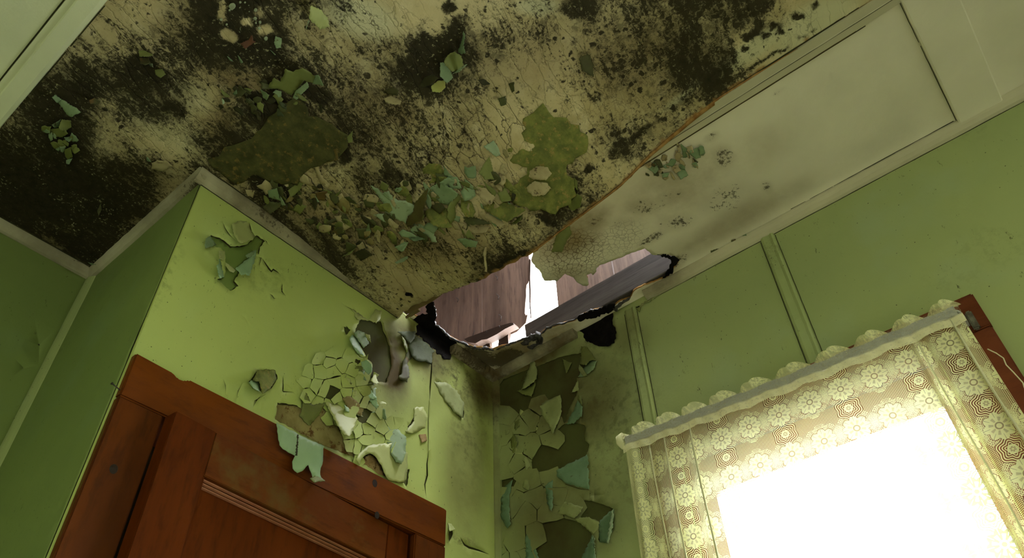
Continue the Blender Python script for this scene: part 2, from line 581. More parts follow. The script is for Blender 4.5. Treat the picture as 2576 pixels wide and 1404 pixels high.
def mat_lace(name, header=False):
    n = NT(name)
    uv = n.nd('ShaderNodeAttribute', out=1, attribute_name='lace_uv')
    sx = n.nd('ShaderNodeSeparateXYZ', {0: uv}, 0); sy = n.nd('ShaderNodeSeparateXYZ', {0: uv}, 1)
    PX, PY = .072, .096
    fx = n.ma('SUBTRACT', n.ma('FRACT', n.ma('DIVIDE', sx, PX)), .5)
    fy = n.ma('SUBTRACT', n.ma('FRACT', n.ma('DIVIDE', sy, PY)), .5)
    X = n.ma('MULTIPLY', fx, PX / .07); Y = n.ma('MULTIPLY', fy, PY / .07)
    r_ = n.ma('SQRT', n.ma('ADD', n.ma('MULTIPLY', X, X), n.ma('MULTIPLY', Y, Y)))
    th = n.ma('ARCTAN2', Y, X)
    pet = n.ma('ABSOLUTE', n.ma('COSINE', n.ma('MULTIPLY', th, 4.0)))
    Rr = n.ma('ADD', .315, n.ma('MULTIPLY', pet, .085))
    flower = n.ramp(n.ma('SUBTRACT', r_, Rr), .012, -.012)
    # darker wedges between the petals and a ring at the heart
    wedge = n.ma('MULTIPLY', n.ma('MULTIPLY', n.ramp(pet, .75, .45), n.ramp(r_, .12, .14)), n.ramp(r_, .26, .24))
    seam = n.ma('MULTIPLY', n.ramp(n.ma('ABSOLUTE', n.ma('SINE', n.ma('MULTIPLY', th, 4.0))), .12, .02), n.ramp(r_, .22, .25))
    ring = n.ramp(n.ma('ABSOLUTE', n.ma('SUBTRACT', r_, .085)), .026, .012)
    # eye rosettes half-way between the flowers, diamonds on the other half
    ex = n.ma('SUBTRACT', n.ma('FRACT', n.ma('ADD', n.ma('DIVIDE', sx, PX * 2), .25)), .5)
    ey = n.ma('SUBTRACT', n.ma('FRACT', n.ma('ADD', n.ma('DIVIDE', sy, PY), .5)), .5)
    EX = n.ma('MULTIPLY', ex, PX * 2 / .07); EY = n.ma('MULTIPLY', ey, PY / .07)
    re = n.ma('SQRT', n.ma('ADD', n.ma('MULTIPLY', EX, EX), n.ma('MULTIPLY', EY, EY)))
    te = n.ma('ARCTAN2', EY, EX)
    rw = n.ma('ADD', re, n.ma('MULTIPLY', n.ma('COSINE', n.ma('MULTIPLY', te, 6.0)), .03))
    waves = n.ramp(n.ma('SINE', n.ma('MULTIPLY', rw, 95.0)), -.25, .25)
    eyemask = n.ramp(rw, .40, .37)
    eye = n.ma('MAXIMUM', n.ramp(n.ma('ABSOLUTE', n.ma('SUBTRACT', re, .10)), .035, .025), n.ramp(re, .03, .02))
    dxx = n.ma('SUBTRACT', n.ma('FRACT', n.ma('DIVIDE', sx, PX)), 0.0)
    dX = n.ma('MULTIPLY', n.ma('SUBTRACT', n.ma('FRACT', n.ma('ADD', n.ma('DIVIDE', sx, PX), .5)), .5), PX / .07)
    dY = n.ma('MULTIPLY', fy, PY / .07)
    dd = n.ma('ADD', n.ma('ABSOLUTE', dX), n.ma('MULTIPLY', n.ma('ABSOLUTE', dY), .75))
    dia = n.ma('MULTIPLY', n.ramp(dd, .125, .11), n.ramp(n.ma('MULTIPLY', n.ma('ABSOLUTE', n.ma('SINE', n.ma('MULTIPLY', dX, 62.0))), n.ma('ABSOLUTE', n.ma('SINE', n.ma('MULTIPLY', dY, 62.0)))), .1, .3))
    diaf = n.ma('MULTIPLY', n.ramp(dd, .27, .25), n.ramp(n.ma('SINE', n.ma('MULTIPLY', dd, 150.0)), -.3, .3))
    # tulle ground
    a = n.ma('SINE', n.ma('MULTIPLY', n.ma('ADD', sx, sy), 1050.0))
    b = n.ma('SINE', n.ma('MULTIPLY', n.ma('SUBTRACT', sx, sy), 1050.0))
    net = n.ramp(n.ma('MULTIPLY', a, b), .10, -.06)
    rl = n.ma('SUBTRACT', r_, Rr)
    cont = n.ma('MULTIPLY', n.ramp(n.ma('SINE', n.ma('MULTIPLY', n.ma('ADD', rl, n.ma('MULTIPLY', n.ma('COSINE', n.ma('MULTIPLY', th, 16.0)), .012)), 130.0)), -.1, .35), n.ma('MULTIPLY', n.ramp(rl, .03, .04), n.ramp(rl, .20, .17)))
    net = n.ma('MAXIMUM', n.ma('MULTIPLY', net, n.ramp(rl, .02, .05, .75, 1)), cont)
    halo = n.ma('MULTIPLY', n.ramp(n.ma('SUBTRACT', r_, Rr), .07, .05), .0)
    al = n.ma('MULTIPLY', net, .92)
    al = n.ma('ADD', n.ma('MULTIPLY', al, n.ma('SUBTRACT', 1.0, eyemask)), n.ma('MULTIPLY', eyemask, waves))
    al = n.ma('MAXIMUM', al, n.ma('MULTIPLY', eye, n.ramp(re, .2, .15)))
    al = n.ma('MAXIMUM', al, n.ma('MAXIMUM', dia, diaf))
    al = n.ma('ADD', n.ma('MULTIPLY', al, n.ma('SUBTRACT', 1.0, flower)), n.ma('MULTIPLY', flower, 1.0))
    cut = n.ma('MAXIMUM', n.ma('MULTIPLY', wedge, .38), n.ma('MULTIPLY', n.ma('MULTIPLY', flower, n.ma('MAXIMUM', seam, ring)), .65))
    al = n.ma('SUBTRACT', al, cut, clamp=True)
    if header:
        al = n.ma('MULTIPLY', n.ramp(n.noise(120, 5, vec=uv, rough=.8), .35, .6, .3, 1), n.ramp(n.noise(25, 3, vec=uv), .3, .6, .5, .95))
    DN = n.att('dense')
    al = n.ma('MAXIMUM', al, DN)
    t = n.t
    diff = t.nodes.new('ShaderNodeBsdfDiffuse'); diff.inputs[0].default_value = (.90, .90, .54, 1)
    trl = t.nodes.new('ShaderNodeBsdfTranslucent'); trl.inputs[0].default_value = (.90, .90, .56, 1)
    mx = t.nodes.new('ShaderNodeMixShader'); mx.inputs[0].default_value = .15
    t.links.new(diff.outputs[0], mx.inputs[1]); t.links.new(trl.outputs[0], mx.inputs[2])
    tr = t.nodes.new('ShaderNodeBsdfTransparent')
    m2 = t.nodes.new('ShaderNodeMixShader')
    t.links.new(al, m2.inputs[0]); t.links.new(tr.outputs[0], m2.inputs[1]); t.links.new(mx.outputs[0], m2.inputs[2])
    t.links.new(m2.outputs[0], n.out.inputs[0])
    return n.m


def mat_glass():
    n = NT('window_glass')
    t = n.t
    g = t.nodes.new('ShaderNodeBsdfGlossy'); g.inputs[1].default_value = .02
    tr = t.nodes.new('ShaderNodeBsdfTransparent'); tr.inputs[0].default_value = (.94, .97, .94, 1)
    fr = t.nodes.new('ShaderNodeFresnel'); fr.inputs[0].default_value = 1.45
    m = t.nodes.new('ShaderNodeMixShader')
    t.links.new(fr.outputs[0], m.inputs[0]); t.links.new(tr.outputs[0], m.inputs[1]); t.links.new(g.outputs[0], m.inputs[2])
    t.links.new(m.outputs[0], n.out.inputs[0])
    return n.m


MC = mat_ceiling()
MCR = mat_cream()
MTRIM = mat_cream('aged_trim_paint', (.56, .53, .37), (.085, .060, .024))
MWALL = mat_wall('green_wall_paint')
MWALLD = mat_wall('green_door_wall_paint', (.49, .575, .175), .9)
MUNDER = mat_flat('bare_olive_wallpaper', (.085, .095, .03), (.06, .052, .018), 6, .8, .15, c3=(.06, .04, .015), sc3=18, lo3=.58, hi3=.74)
MUGREEN = mat_flat('old_green_coat', (.20, .27, .065), (.16, .23, .055), 8, .6, .3)
MTAN = mat_flat('bare_stained_plaster', (.33, .28, .12), (.20, .16, .06), 14, .85, .1, .6, (.12, .06, .02), 30, .55, .66)
MBRK = mat_flat('exposed_tan_plaster', (.42, .30, .15), (.30, .20, .09), 45, .9, .1, .9, (.12, .07, .03), 70, .56, .66)
MMINT = mat_flat('mint_paint_back', (.31, .46, .26), (.25, .39, .22), 9, .5, .3, .15)
MMINTC = mat_flat('grimy_mint_flake', (.24, .34, .20), (.15, .22, .11), 22, .6, .25, .3, (.06, .06, .025), 60, .56, .66)
MMINTD = mat_flat('mottled_mint_paint', (.26, .36, .20), (.18, .26, .13), 9, .6, .3, .25, (.10, .09, .03), 60, .60, .68)
MPALE = mat_flat('pale_mint_paint', (.36, .46, .30), (.27, .36, .22), 14, .6, .3, .25, (.16, .11, .04), 48, .58, .68)
MOLV = mat_flat('olive_paint_flake', (.20, .23, .065), (.14, .16, .045), 10, .6, .3, .3)
MMOT = mat_flat('mottled_green_paint', (.24, .26, .065), (.13, .15, .04), 40, .7, .2, .9, (.34, .26, .08), 75, .55, .66)
MOLD = mat_flat('dark_olive_paint', (.085, .10, .035), (.06, .05, .02), 10, .65, .25, .3, (.15, .09, .03), 25, .58, .7)
MDUSTY = mat_flat('dusty_green_flake', (.09, .112, .058), (.06, .075, .036), 12, .7, .15, .3, (.05, .045, .02), 50, .6, .7)
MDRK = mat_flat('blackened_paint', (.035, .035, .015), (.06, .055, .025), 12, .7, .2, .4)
MCRF = mat_flat('cream_paint_flake', (.48, .42, .24), (.34, .28, .15), 14, .75, .15, .5, (.10, .07, .035), 60, .56, .68)
MWFL = mat_flat('green_wall_flake', (.44, .48, .19), (.38, .42, .16), 9, .5, .3, .2, (.2, .2, .08), 80, .70, .76)
MRAW = mat_flat('torn_board_edge', (.42, .25, .09), (.24, .12, .04), 60, .9, .1, .5)
MCHAR = mat_flat('charred_rotten_timber', (.004, .0035, .0035), (.010, .008, .007), 55, .8, .08, 1.0, (.03, .03, .032), 90, .66, .72)
MFIB = mat_flat('grey_wet_fibre', (.09, .085, .085), (.02, .017, .018), 120, .35, .6, 1.0)
MCAS = mat_wood('varnished_casing_wood', (.165, .040, .003), (.105, .023, .002), (.04, .008, .002), (.25, 1, 1), 8, stain=None)
MCASV = mat_wood('varnished_upright_wood', (.13, .031, .003), (.08, .018, .002), (.03, .006, .001), (1, 1, .22), 8)
MDOOR = mat_wood('varnished_door_wood', (.125, .026, .003), (.08, .016, .002), (.03, .006, .001), (1, 1, .2), 9, .5, .05, False, .0)
MDOORH = mat_wood('worn_door_rail_wood', (.16, .044, .007), (.11, .026, .005), (.045, .011, .003), (.22, 1, 1), 9, .5, .06, True, .0, (.13, .075, .02))
MWIN = mat_wood('brown_window_wood', (.16, .042, .015), (.12, .028, .010), (.06, .012, .006), (1, .3, 1), 8, knots=False)
MJO = mat_wood('grey_weathered_joist', (.125, .108, .10), (.065, .055, .052), (.008, .007, .007), (1, .05, 1), 34, .5, .4, False, 0)
MBO = mat_wood('pinkish_grey_boards', (.25, .165, .125), (.13, .085, .065), (.035, .022, .017), (1, 1, .10), 14, .6, .3, True, 0)
MBO2 = mat_wood('brown_split_rail', (.05, .028, .016), (.035, .02, .012), (.03, .015, .01), (1, .15, 1), 12, .6, .3, False, 0)
MLATH = mat_flat('stained_old_lath', (.17, .135, .06), (.10, .07, .03), 20, .8, .2, .5, (.07, .04, .02), 40, .55, .68, (.3, .3, 1))
MNAIL = mat_flat('rusty_nail', (.04, .025, .02), (.02, .015, .012), 90, .5, .5)
MROD = mat_flat('grey_enamelled_rod', (.42, .42, .40), (.36, .36, .35), 20, .35, .5, .05)
MLACE = mat_lace('cream_lace')
MLACEH = mat_lace('cream_lace_gathered', True)
MGLASS = mat_glass()
MFLOOR = mat_flat('bare_floor_boards', (.45, .41, .33), (.38, .34, .28), 8, .7, .3)
MROOF = mat_flat('rough_roof_deck', (.16, .12, .10), (.09, .07, .06), 10, .8, .2)
# ------------------------------------------------------------------ stain maps (read off the survey photograph, 80 px cells)
MOULD = np.array([
    # x= 40  120  200  280  360  440  520  600  680  760  840  920 1000 1080 1160 1240 1320 1400 1480 1560 1640 1720 1800 1880 1960 2040 2120
    [0, 0, 2, 3, 3, 5, 8, 9.5, 7, 5, 4, 2, 2, 2.5, 4, 4, 3, 4, 6, 5.5, 5.5, 6.5, 7, 7, 4, 1, 0],
    [2, 4, 4, 3, 5, 5, 7.5, 9.8, 9, 5, 4, 5, 5.5, 7.5, 8, 5.5, 4, 4, 5, 5, 6, 7.5, 7, 3, 2, 2, 0],
    [6, 7.5, 8, 6.5, 8, 6, 4, 4.5, 6, 6, 5, 5, 7, 9, 6, 4, 3, 3.5, 4, 5, 5, 7.5, 8.5, 4, 3, 0, 0],
    [6, 9, 8, 5.5, 6, 6, 3, 6, 8.5, 6, 6.5, 5.5, 4.5, 4.5, 4, 3, 3, 3, 3, 4, 5, 5, 3, 2, 0, 0, 0],
    [8, 8.5, 8, 4, 3, 3, 5.5, 7, 5, 5, 7.5, 5.5, 4.5, 3.5, 4, 3, 2, 2, 3, 6, 5, 3, 2, 0, 0, 0, 0],
    [9, 9.6, 9, 8, 6.5, 4.5, 7, 4, 8, 3.5, 4, 6.5, 5, 5, 4, 3, 3, 5, 4, 4, 3, 2, 0, 0, 0, 0, 0],
    [9, 9, 9, 8.5, 6.5, 4, 5, 7, 7.5, 5, 4, 4.5, 5, 3, 3, 3, 4, 7, 6, 3, 0, 0, 0, 0, 0, 0, 0],
    [9.5, 7, 8.5, 7.5, 5.5, 5, 6, 7, 8, 7.5, 6.5, 4.5, 4.5, 4.5, 3, 4, 4.5, 6, 4, 0, 0, 0, 0, 0, 0, 0, 0],
    [9.5, 9.5, 9, 8.5, 6, 5, 6, 7, 8, 8, 7, 5, 3, 3, 4, 7.5, 5, 4, 0, 0, 0, 0, 0, 0, 0, 0, 0],
    [9.5, 9.5, 9, 8.5, 6, 5, 6, 7, 8, 8, 7, 5, 3, 3, 4, 6, 5, 4, 0, 0, 0, 0, 0, 0, 0, 0, 0]]) / 10


def bilerp(G, px, cell=80.0, off=40.0):
    x = np.clip((px[:, 0] - off) / cell, 0, G.shape[1] - 1.001)
    y = np.clip((px[:, 1] - off) / cell, 0, G.shape[0] - 1.001)
    i, j = x.astype(int), y.astype(int)
    fx, fy = x - i, y - j
    fx = fx * fx * (3 - 2 * fx); fy = fy * fy * (3 - 2 * fy)
    return (G[j, i] * (1 - fx) + G[j, i + 1] * fx) * (1 - fy) + (G[j + 1, i] * (1 - fx) + G[j + 1, i + 1] * fx) * fy


def blobs(px, L, soft=1.0):
    """sum of soft elliptical stains: x, y, rx, ry, turn in degrees, strength"""
    out = np.zeros(len(px))
    for x, y, rx, ry, a, s_ in L:
        c, s2 = math.cos(math.radians(a)), math.sin(math.radians(a))
        dx, dy = px[:, 0] - x, px[:, 1] - y
        u = (dx * c + dy * s2) / rx; v = (-dx * s2 + dy * c) / ry
        q = np.sqrt(u * u + v * v)
        t = np.clip((1.25 - q) / (.5 * soft), 0, 1)
        out = np.where(s_ > 0, np.maximum(out, s_ * t * t * (3 - 2 * t)), out)
    return out


BLK = [(600, 100, 62, 50, 20, 1.0), (640, 140, 95, 26, 10, 1.0), (545, 60, 30, 60, 0, .9), (650, 30, 40, 45, 0, .98), (585, 20, 34, 40, 0, .5), (1130, 16, 20, 15, 0, .95),
       (1075, 130, 48, 48, 0, .97), (1140, 100, 24, 50, 20, .98), (1040, 175, 50, 30, 20, .9), (1160, 60, 30, 28, 0, .72),
       (640, 245, 30, 16, 5, 1.0), (700, 250, 26, 14, 10, 1.0), (660, 288, 40, 13, 5, 1.0), (800, 240, 40, 20, 20, .95), (870, 395, 16, 18, 0, 1.0), (650, 458, 28, 16, 30, 1.0), (668, 470, 18, 14, 0, 1.0), (590, 455, 14, 10, 0, 1.0),
       (1795, 165, 70, 42, -35, .80), (1745, 85, 60, 50, -35, .70), (1830, 40, 40, 30, -20, .74), (1910, 15, 45, 26, -30, .74), (1560, 375, 22, 40, 50, .8), (1600, 345, 55, 12, -40, .8), (1480, 425, 12, 10, 0, 1.0), (1440, 480, 22, 14, 30, .95),
       (1900, 165, 200, 4, -31, .7), (1715, 262, 120, 4, -37, .7), (1380, 555, 30, 10, 30, 1.0), (1330, 640, 45, 10, -25, .75), (1290, 655, 50, 18, -25, .95), (1210, 690, 40, 8, -25, .6),
       (210, 640, 70, 14, 32, .98), (150, 600, 80, 10, 33, .9), (60, 560, 60, 12, 30, .9), (30, 440, 80, 70, 0, .82), (130, 460, 80, 40, 20, .95), (150, 350, 60, 60, 0, .84), (120, 260, 45, 45, 0, .84), (215, 225, 40, 28, 20, .96), (360, 170, 45, 36, 20, .92), (440, 275, 36, 22, 25, .8),
       (240, 455, 60, 22, 30, .85), (1460, 20, 60, 30, 0, .75), (1877, 100, 11, 9, 0, .85), (1875, 124, 11, 9, 0, .85), (1915, 60, 11, 9, 0, .85), (1900, 82, 11, 9, 0, .85), (1941, 64, 11, 9, 0, .85), (1926, 90, 11, 9, 0, .85), (1957, 62, 11, 9, 0, .85), (1845, 148, 11, 9, 0, .85), (1822, 174, 11, 9, 0, .85), (1888, 92, 11, 9, 0, .85), (1965, 82, 11, 9, 0, .85), (2050, 15, 11, 9, 0, .85), (2000, 40, 11, 9, 0, .85), (2022, 38, 11, 9, 0, .85), (1400, 200, 0.1, .1, 0, 0), (1500, 245, 20, 16, -30, .6), (1180, 560, .1, .1, 0, 0), (1000, 455, 60, 30, 25, .75), (1060, 320, 0.1, .1, 0, 0)]
CLR = [(620, 55, 14, 12, 0, 1), (575, 90, 26, 14, 25, 1), (665, 75, 18, 14, 0, .9), (560, 25, 12, 30, 0, .8), (660, 30, 30, 22, 0, .55), (1090, 75, 20, 22, 0, .6)]


def f_mould(px, uv):
    m = bilerp(MOULD, px) * 1.03
    b = blobs(px, BLK)
    m = np.maximum(m, b)
    c = blobs(px, CLR)
    m = m * (1 - c * .8)
    g = np.array([noise.noise(Vector((p[0] * 9, p[1] * 9, 3.3))) for p in uv])
    return np.clip(m + g * .10, 0, 1)


def f_crack(px, uv):
    b = blobs(px, [(1000, 420, 520, 330, 25, 1.0), (1150, 620, 350, 130, -10, .9), (1350, 250, 260, 250, 0, .8), (820, 60, 260, 110, 10, .8), (350, 200, 330, 200, 20, .65), (2060, 80, 120, 60, 0, .4)], 2.0)
    return np.clip(.18 + b, 0, 1)


def f_brown(px, uv):
    return blobs(px, [(1000, 700, 160, 50, 30, .5), (1050, 600, 240, 90, 15, .75), (900, 330, 160, 70, 20, .8), (560, 330, 60, 90, 0, .9), (620, 200, 180, 50, 10, .8), (950, 270, 160, 60, 20, .8), (800, 560, 260, 60, 34, .8),
                      (1600, 150, 220, 130, 0, .7), (1330, 150, 200, 100, 0, .55), (1280, 660, 150, 40, -22, .8), (480, 80, 120, 90, 10, .6), (330, 500, 160, 120, 20, .8), (150, 580, 160, 60, 30, .8), (1150, 450, .1, .1, 0, 0)], 2.0)


def f_raw(px, uv):
    wd = .004 + .010 * np.clip(1 - np.abs(uv[:, 1] - .15) / .55, 0, 1) + .003 * fract(uv, 30, 2)
    return (uv[:, 0] > 1.075 - wd).astype(float) * (uv[:, 1] < .95) * (uv[:, 1] > -.45)


def f_pale(px, uv):
    return blobs(px, [(900, 40, 120, 60, 20, .8), (1350, 15, 60, 26, 0, .9), (2050, 60, 150, 60, -32, .9), (480, 240, 70, 40, 30, .35), (1900, 120, 120, 30, -35, .9), (1720, 240, 70, 10, -38, .9), (420, 320, 130, 50, 30, .35)], 1.6)


# ------------------------------------------------------------------ ceiling
rng = random.Random(11)
ceil = empty('ceiling', (.6, .6, HC))
tag(ceil, kind='structure')
edge_r = []
y = -.6
main_out = [(.03, -.6)] + [(1.075, yy) for yy in np.arange(-.6, 1.0, .05)]
right = rough([(1.075, -.6), (1.075, .45)], .04, .0006, rng, False) + rough([(1.075, .47), (1.075, .8), (1.074, 1.0), (1.079, 1.12), (1.07, 1.2), (1.082, 1.292)], .012, .0035, rng, False)
main_out = [(.03, -.6)] + right + [(XR, YD - .002), (XR, YF), (.03, YF)]
main_holes = []
sheet('ceiling_panel', CEIL, main_out, main_holes, .0085, [MC, MRAW], hfun=lambda v: .0015 * fract(v, 22, 1) + .0035 * fract(v, 7, 5), attrs=dict(mould=f_mould, crack=f_crack, brown=f_brown, raw=f_raw, pale=f_pale), parent=ceil, seed=3, thick=.008, rim=1)

z4 = lambda L: Z(950, 550, .32051, L)
HOLE = z4([(440, 850), (520, 905), (600, 950), (680, 992), (760, 1013), (850, 1018), (900, 1030), (960, 1008), (1060, 985), (1150, 950), (1230, 940), (1285, 905), (1330, 870), (1400, 845), (1470, 822), (1550, 800), (1600, 760), (1700, 722), (1850, 690), (1900, 650), (1985, 625), (2010, 570), (2100, 525), (2200, 488), (2280, 455), (2310, 405),
           (2352, 352), (2368, 316), (2330, 300), (2290, 286), (2220, 292), (2160, 283), (2130, 262), (2100, 236), (1990, 270), (1920, 303), (1870, 320), (1790, 350), (1740, 362), (1718, 385), (1715, 410), (1690, 440), (1675, 425), (1640, 437), (1655, 480), (1655, 512), (1640, 531), (1610, 522), (1570, 500), (1545, 470), (1530, 448), (1490, 425), (1470, 412), (1440, 440), (1400, 474), (1385, 462),
           (1350, 461), (1300, 452), (1288, 420), (1285, 395), (1262, 365), (1235, 340), (1220, 318), (1205, 300)])
hole_uv = rough(FLAT.uv(HOLE), .006, .0013, rng, False)
strip_out = [(1.09, -.62), (XW, -.62), (XW, YD), (1.135, YD), (1.135, 1.275)] + hole_uv + [(1.13, .80), (1.09, .78)]


def f_mould2(px, uv):
    return blobs(px, [(1600, 400, 60, 22, -30, .5), (1660, 400, 0.1, .1, 0, 0), (1620, 520, 60, 26, 0, .62), (1680, 500, 60, 26, -20, .55), (1820, 395, 40, 40, 0, .55), (1790, 345, 30, 16, -30, .6), (1930, 470, 20, 22, 0, .62), (1700, 560, 70, 30, -10, .5), (1500, 555, 40, 20, -20, .5), (1750, 610, 60, 14, -28, .4), (1560, 560, 50, 20, 0, .4),
                      (1280, 900, 60, 30, -10, 1.0), (1220, 900, 80, 25, 20, .8), (1700, 660, 50, 20, -30, .7), (1960, 230, 30, 14, -30, .35), (2090, 190, 20, 10, -70, .35), (2140, 420, 200, 20, -28, .22), (1840, 500, 120, 60, -20, .42), (1640, 600, 60, 16, -28, .6), (1290, 860, 0.1, .1, 0, 0)], 1.8)


def f_brown2(px, uv):
    return blobs(px, [(1430, 600, 100, 60, -20, .95), (1480, 560, 90, 40, -30, .85), (1440, 690, 60, 30, 0, .6), (1700, 470, 220, 90, -28, .55), (1850, 560, 250, 40, -28, .5), (1900, 380, 120, 60, -30, .3), (1280, 880, 120, 60, 0, 1.0), (1400, 840, 80, 30, -25, .9), (1170, 900, 60, 40, 20, 1.0), (1660, 700, 80, 20, -30, .8), (2150, 480, 250, 12, -30, .35)], 2.0)


def f_crack2(px, uv):
    return blobs(px, [(1440, 640, 90, 60, -15, 1.0), (1560, 600, 70, 40, -25, .5)], 1.4)


A2 = dict(mould=f_mould2, brown=f_brown2, crack=f_crack2)
sheet('ceiling_panel', FLAT, strip_out, [], .012, [MCR, MRAW], hfun=lambda v: .002 * fract(v, 6, 4) + .020 * np.exp(-((v[:, 0] - 1.22) / .10) ** 2 - ((v[:, 1] - .88) / .12) ** 2), attrs=A2, parent=ceil, seed=5, thick=.008, rim=1)
zero = lambda px, uv: np.zeros(len(px))
A0 = dict(mould=zero, brown=zero, crack=zero)
MCLEAN = mat_cream('clean_ceiling_paint', (.84, .88, .60))
sheet('ceiling_panel', FLAT, [(-2.5, -2.7), (.03, -2.7), (.03, YF), (-2.5, YF)], [], .12, MCLEAN, attrs=A0, parent=ceil, seed=6)
sheet('ceiling_panel', FLAT, [(.03, -2.7), (XW, -2.7), (XW, -.62), (.03, -.62)], [], .12, MCR, attrs=A0, parent=ceil, seed=7)


# ------------------------------------------------------------------ paint flakes
def flap(surf, pts, mat, lift=.012, dir=None, parent=None, p=1.8, base=.0015, name='paint_flake', wob=.0015, sp=None, seed=None, jag=1.0, label=None, under=None):
    """a scale of paint lifting off a surface; pts are its outline, dir points from where it still sticks to its free edge"""
    sd = seed if seed is not None else int(abs(pts[0][0] * 13 + pts[0][1] * 7)) % 9973
    rg = random.Random(sd)
    if dir is None:
        a = rg.uniform(0, 6.28); dir = (math.cos(a), math.sin(a))
    P = np.array(pts, float)
    size = float(np.ptp(P, axis=0).max())
    sp = sp or max(3.0, min(8.0, size / 9))
    pts = rough([tuple(q) for q in P], max(2.5, size / 22), jag * min(1.7, size / 40), rg)
    v, fa = tri(pts, [], sp, rg)
    D = np.array(dir) / np.hypot(*dir)
    t = v @ D
    t = (t - t.min()) / (np.ptp(t) + 1e-9)
    cr = v @ np.array([-D[1], D[0]])
    cr = (cr - cr.min()) / (np.ptp(cr) + 1e-9)
    h = base + lift * t ** p * (1 + .25 * np.cos(cr * 3.0 + sd)) + wob * fract(v, .03, sd % 17)
    h = np.maximum(h, .0008)
    co = []
    for a, b in zip(v, h):
        u = surf.at(a[0], a[1], float(b))
        co.append(tuple(surf.P(u[0], u[1], float(b))))
    me = bpy.data.meshes.new(name)
    me.from_pydata(co, [], [tuple(int(i) for i in q) for q in fa])
    smooth(me)
    if isinstance(parent, bpy.types.Object) is False: parent = ceil
    o = newobj(name, me, mat, parent)
    solid(o, .0012, None, 0)
    if label: o['label'] = label
    return o


def cells(surf, region, size, seed, mat, parent, keep=1.0, lift=.005, base=.003, gap=1.2, name='cracked_paint'):
    """crazed paint: irregular plates with dark cracks between them, each plate tilted a little"""
    rg = random.Random(seed)
    R = np.array(region, float)
    lo, hi = R.min(0), R.max(0)
    sd = []
    tries = 0
    while tries < 4000 and len(sd) < 400:
        p = np.array([rg.uniform(lo[0] - size, hi[0] + size), rg.uniform(lo[1] - size, hi[1] + size)]); tries += 1
        if all(np.hypot(*((p - q) * (1, .8))) > size * (.34 + .5 * rg.random()) for q in sd): sd.append(p)
    vs, fs = [], []
    for i, c in enumerate(sd):
        if not (pip(c[None], region)[0] or segdist(c[None], region)[0] < size * .42) or rg.random() > keep: continue
        poly = [c + np.array(q) * size * 1.6 for q in ((-1, -1), (1, -1), (1, 1), (-1, 1))]
        for j, o_ in enumerate(sd):
            if j == i or np.hypot(*(o_ - c)) > size * 3: continue
            m_ = (c + o_) / 2; nn = (o_ - c) / np.hypot(*(o_ - c)); m_ = m_ - nn * gap * rg.random() ** 2
            out = []
            for k in range(len(poly)):
                a, b = poly[k], poly[(k + 1) % len(poly)]
                da, db = (a - m_) @ nn, (b - m_) @ nn
                if da <= 0: out.append(a)
                if da * db < 0: out.append(a + (b - a) * da / (da - db))
            poly = out
            if len(poly) < 3: break
        if len(poly) < 3: continue
        q = rough([tuple(a) for a in poly], size / 5, size * .035, rg)
        an = rg.uniform(0, 6.28); D = np.array((math.cos(an), math.sin(an)))
        ts = np.array([(np.array(a) - c) @ D for a in q]); ts = (ts - ts.min()) / (np.ptp(ts) + 1e-9)
        L_ = lift * rg.random() ** 1.6
        b0 = len(vs)
        for a, t in zip(q, ts):
            h = base + L_ * t
            u = surf.at(a[0], a[1], h); vs.append(tuple(surf.P(u[0], u[1], h)))
        h = base + L_ * .5 - .0004
        u = surf.at(c[0], c[1], h); vs.append(tuple(surf.P(u[0], u[1], h)))
        for k in range(len(q)): fs.append((b0 + k, b0 + (k + 1) % len(q), b0 + len(q)))
    me = bpy.data.meshes.new(name); me.from_pydata(vs, [], fs); smooth(me, False)
    o = newobj(name, me, mat, parent); solid(o, .001, None, 0)
    o['kind'] = 'stuff'
    return o


rA = lambda L: Z(0, 0, .22792, L)
rB = lambda L: Z(480, 0, .22792, L)
rC = lambda L: Z(960, 0, .22792, L)
rE = lambda L: Z(0, 320, .28485, L)
rF = lambda L: Z(480, 320, .28485, L)
rG = lambda L: Z(880, 320, .28485, L)
rH = lambda L: Z(1280, 280, .31342, L)
z1 = lambda L: Z(0, 0, .49861, L)
z2 = lambda L: Z(800, 0, .49861, L)
# sheets of old green paint still stuck to the board
G1 = z2([(1130, 525), (1190, 590), (1250, 600), (1310, 640), (1370, 690), (1350, 760), (1300, 805), (1255, 830), (1262, 880), (1300, 905), (1305, 960), (1275, 1030), (1200, 1072), (1100, 1062), (1000, 1035), (955, 975), (985, 930), (1030, 905), (1055, 850), (980, 830), (935, 790), (960, 750), (1030, 700), (1045, 650), (1030, 590), (1080, 570)])
flap(CEIL, G1, MMOT, .010, (.3, 1), p=3, name='old_paint_patch', jag=3.6, sp=7)
flap(CEIL, z2([(1070, 860), (1110, 838), (1160, 845), (1180, 880), (1150, 910), (1090, 905), (1062, 890)]), MCRF, .003, (0, 1), base=.013, name='old_paint_patch')
flap(CEIL, z2([(1050, 945), (1090, 915), (1150, 920), (1175, 950), (1140, 985), (1090, 990), (1060, 970)]), MCRF, .003, (0, 1), base=.014, name='old_paint_patch')
G2 = z1([(1050, 810), (1110, 790), (1130, 740), (1240, 720), (1325, 655), (1330, 620), (1410, 540), (1480, 500), (1530, 520), (1560, 580), (1680, 620), (1750, 680), (1750, 740), (1700, 815), (1610, 830), (1530, 870), (1500, 930), (1400, 935), (1340, 900), (1290, 885), (1200, 930), (1130, 890)])
flap(CEIL, G2, mat_flat('mottled_olive_paint', (.10, .10, .034), (.055, .055, .02), 34, .75, .15, .9, (.21, .15, .045), 60, .54, .68), .006, (.6, 1), p=3, name='old_paint_patch', jag=3.6, sp=7)
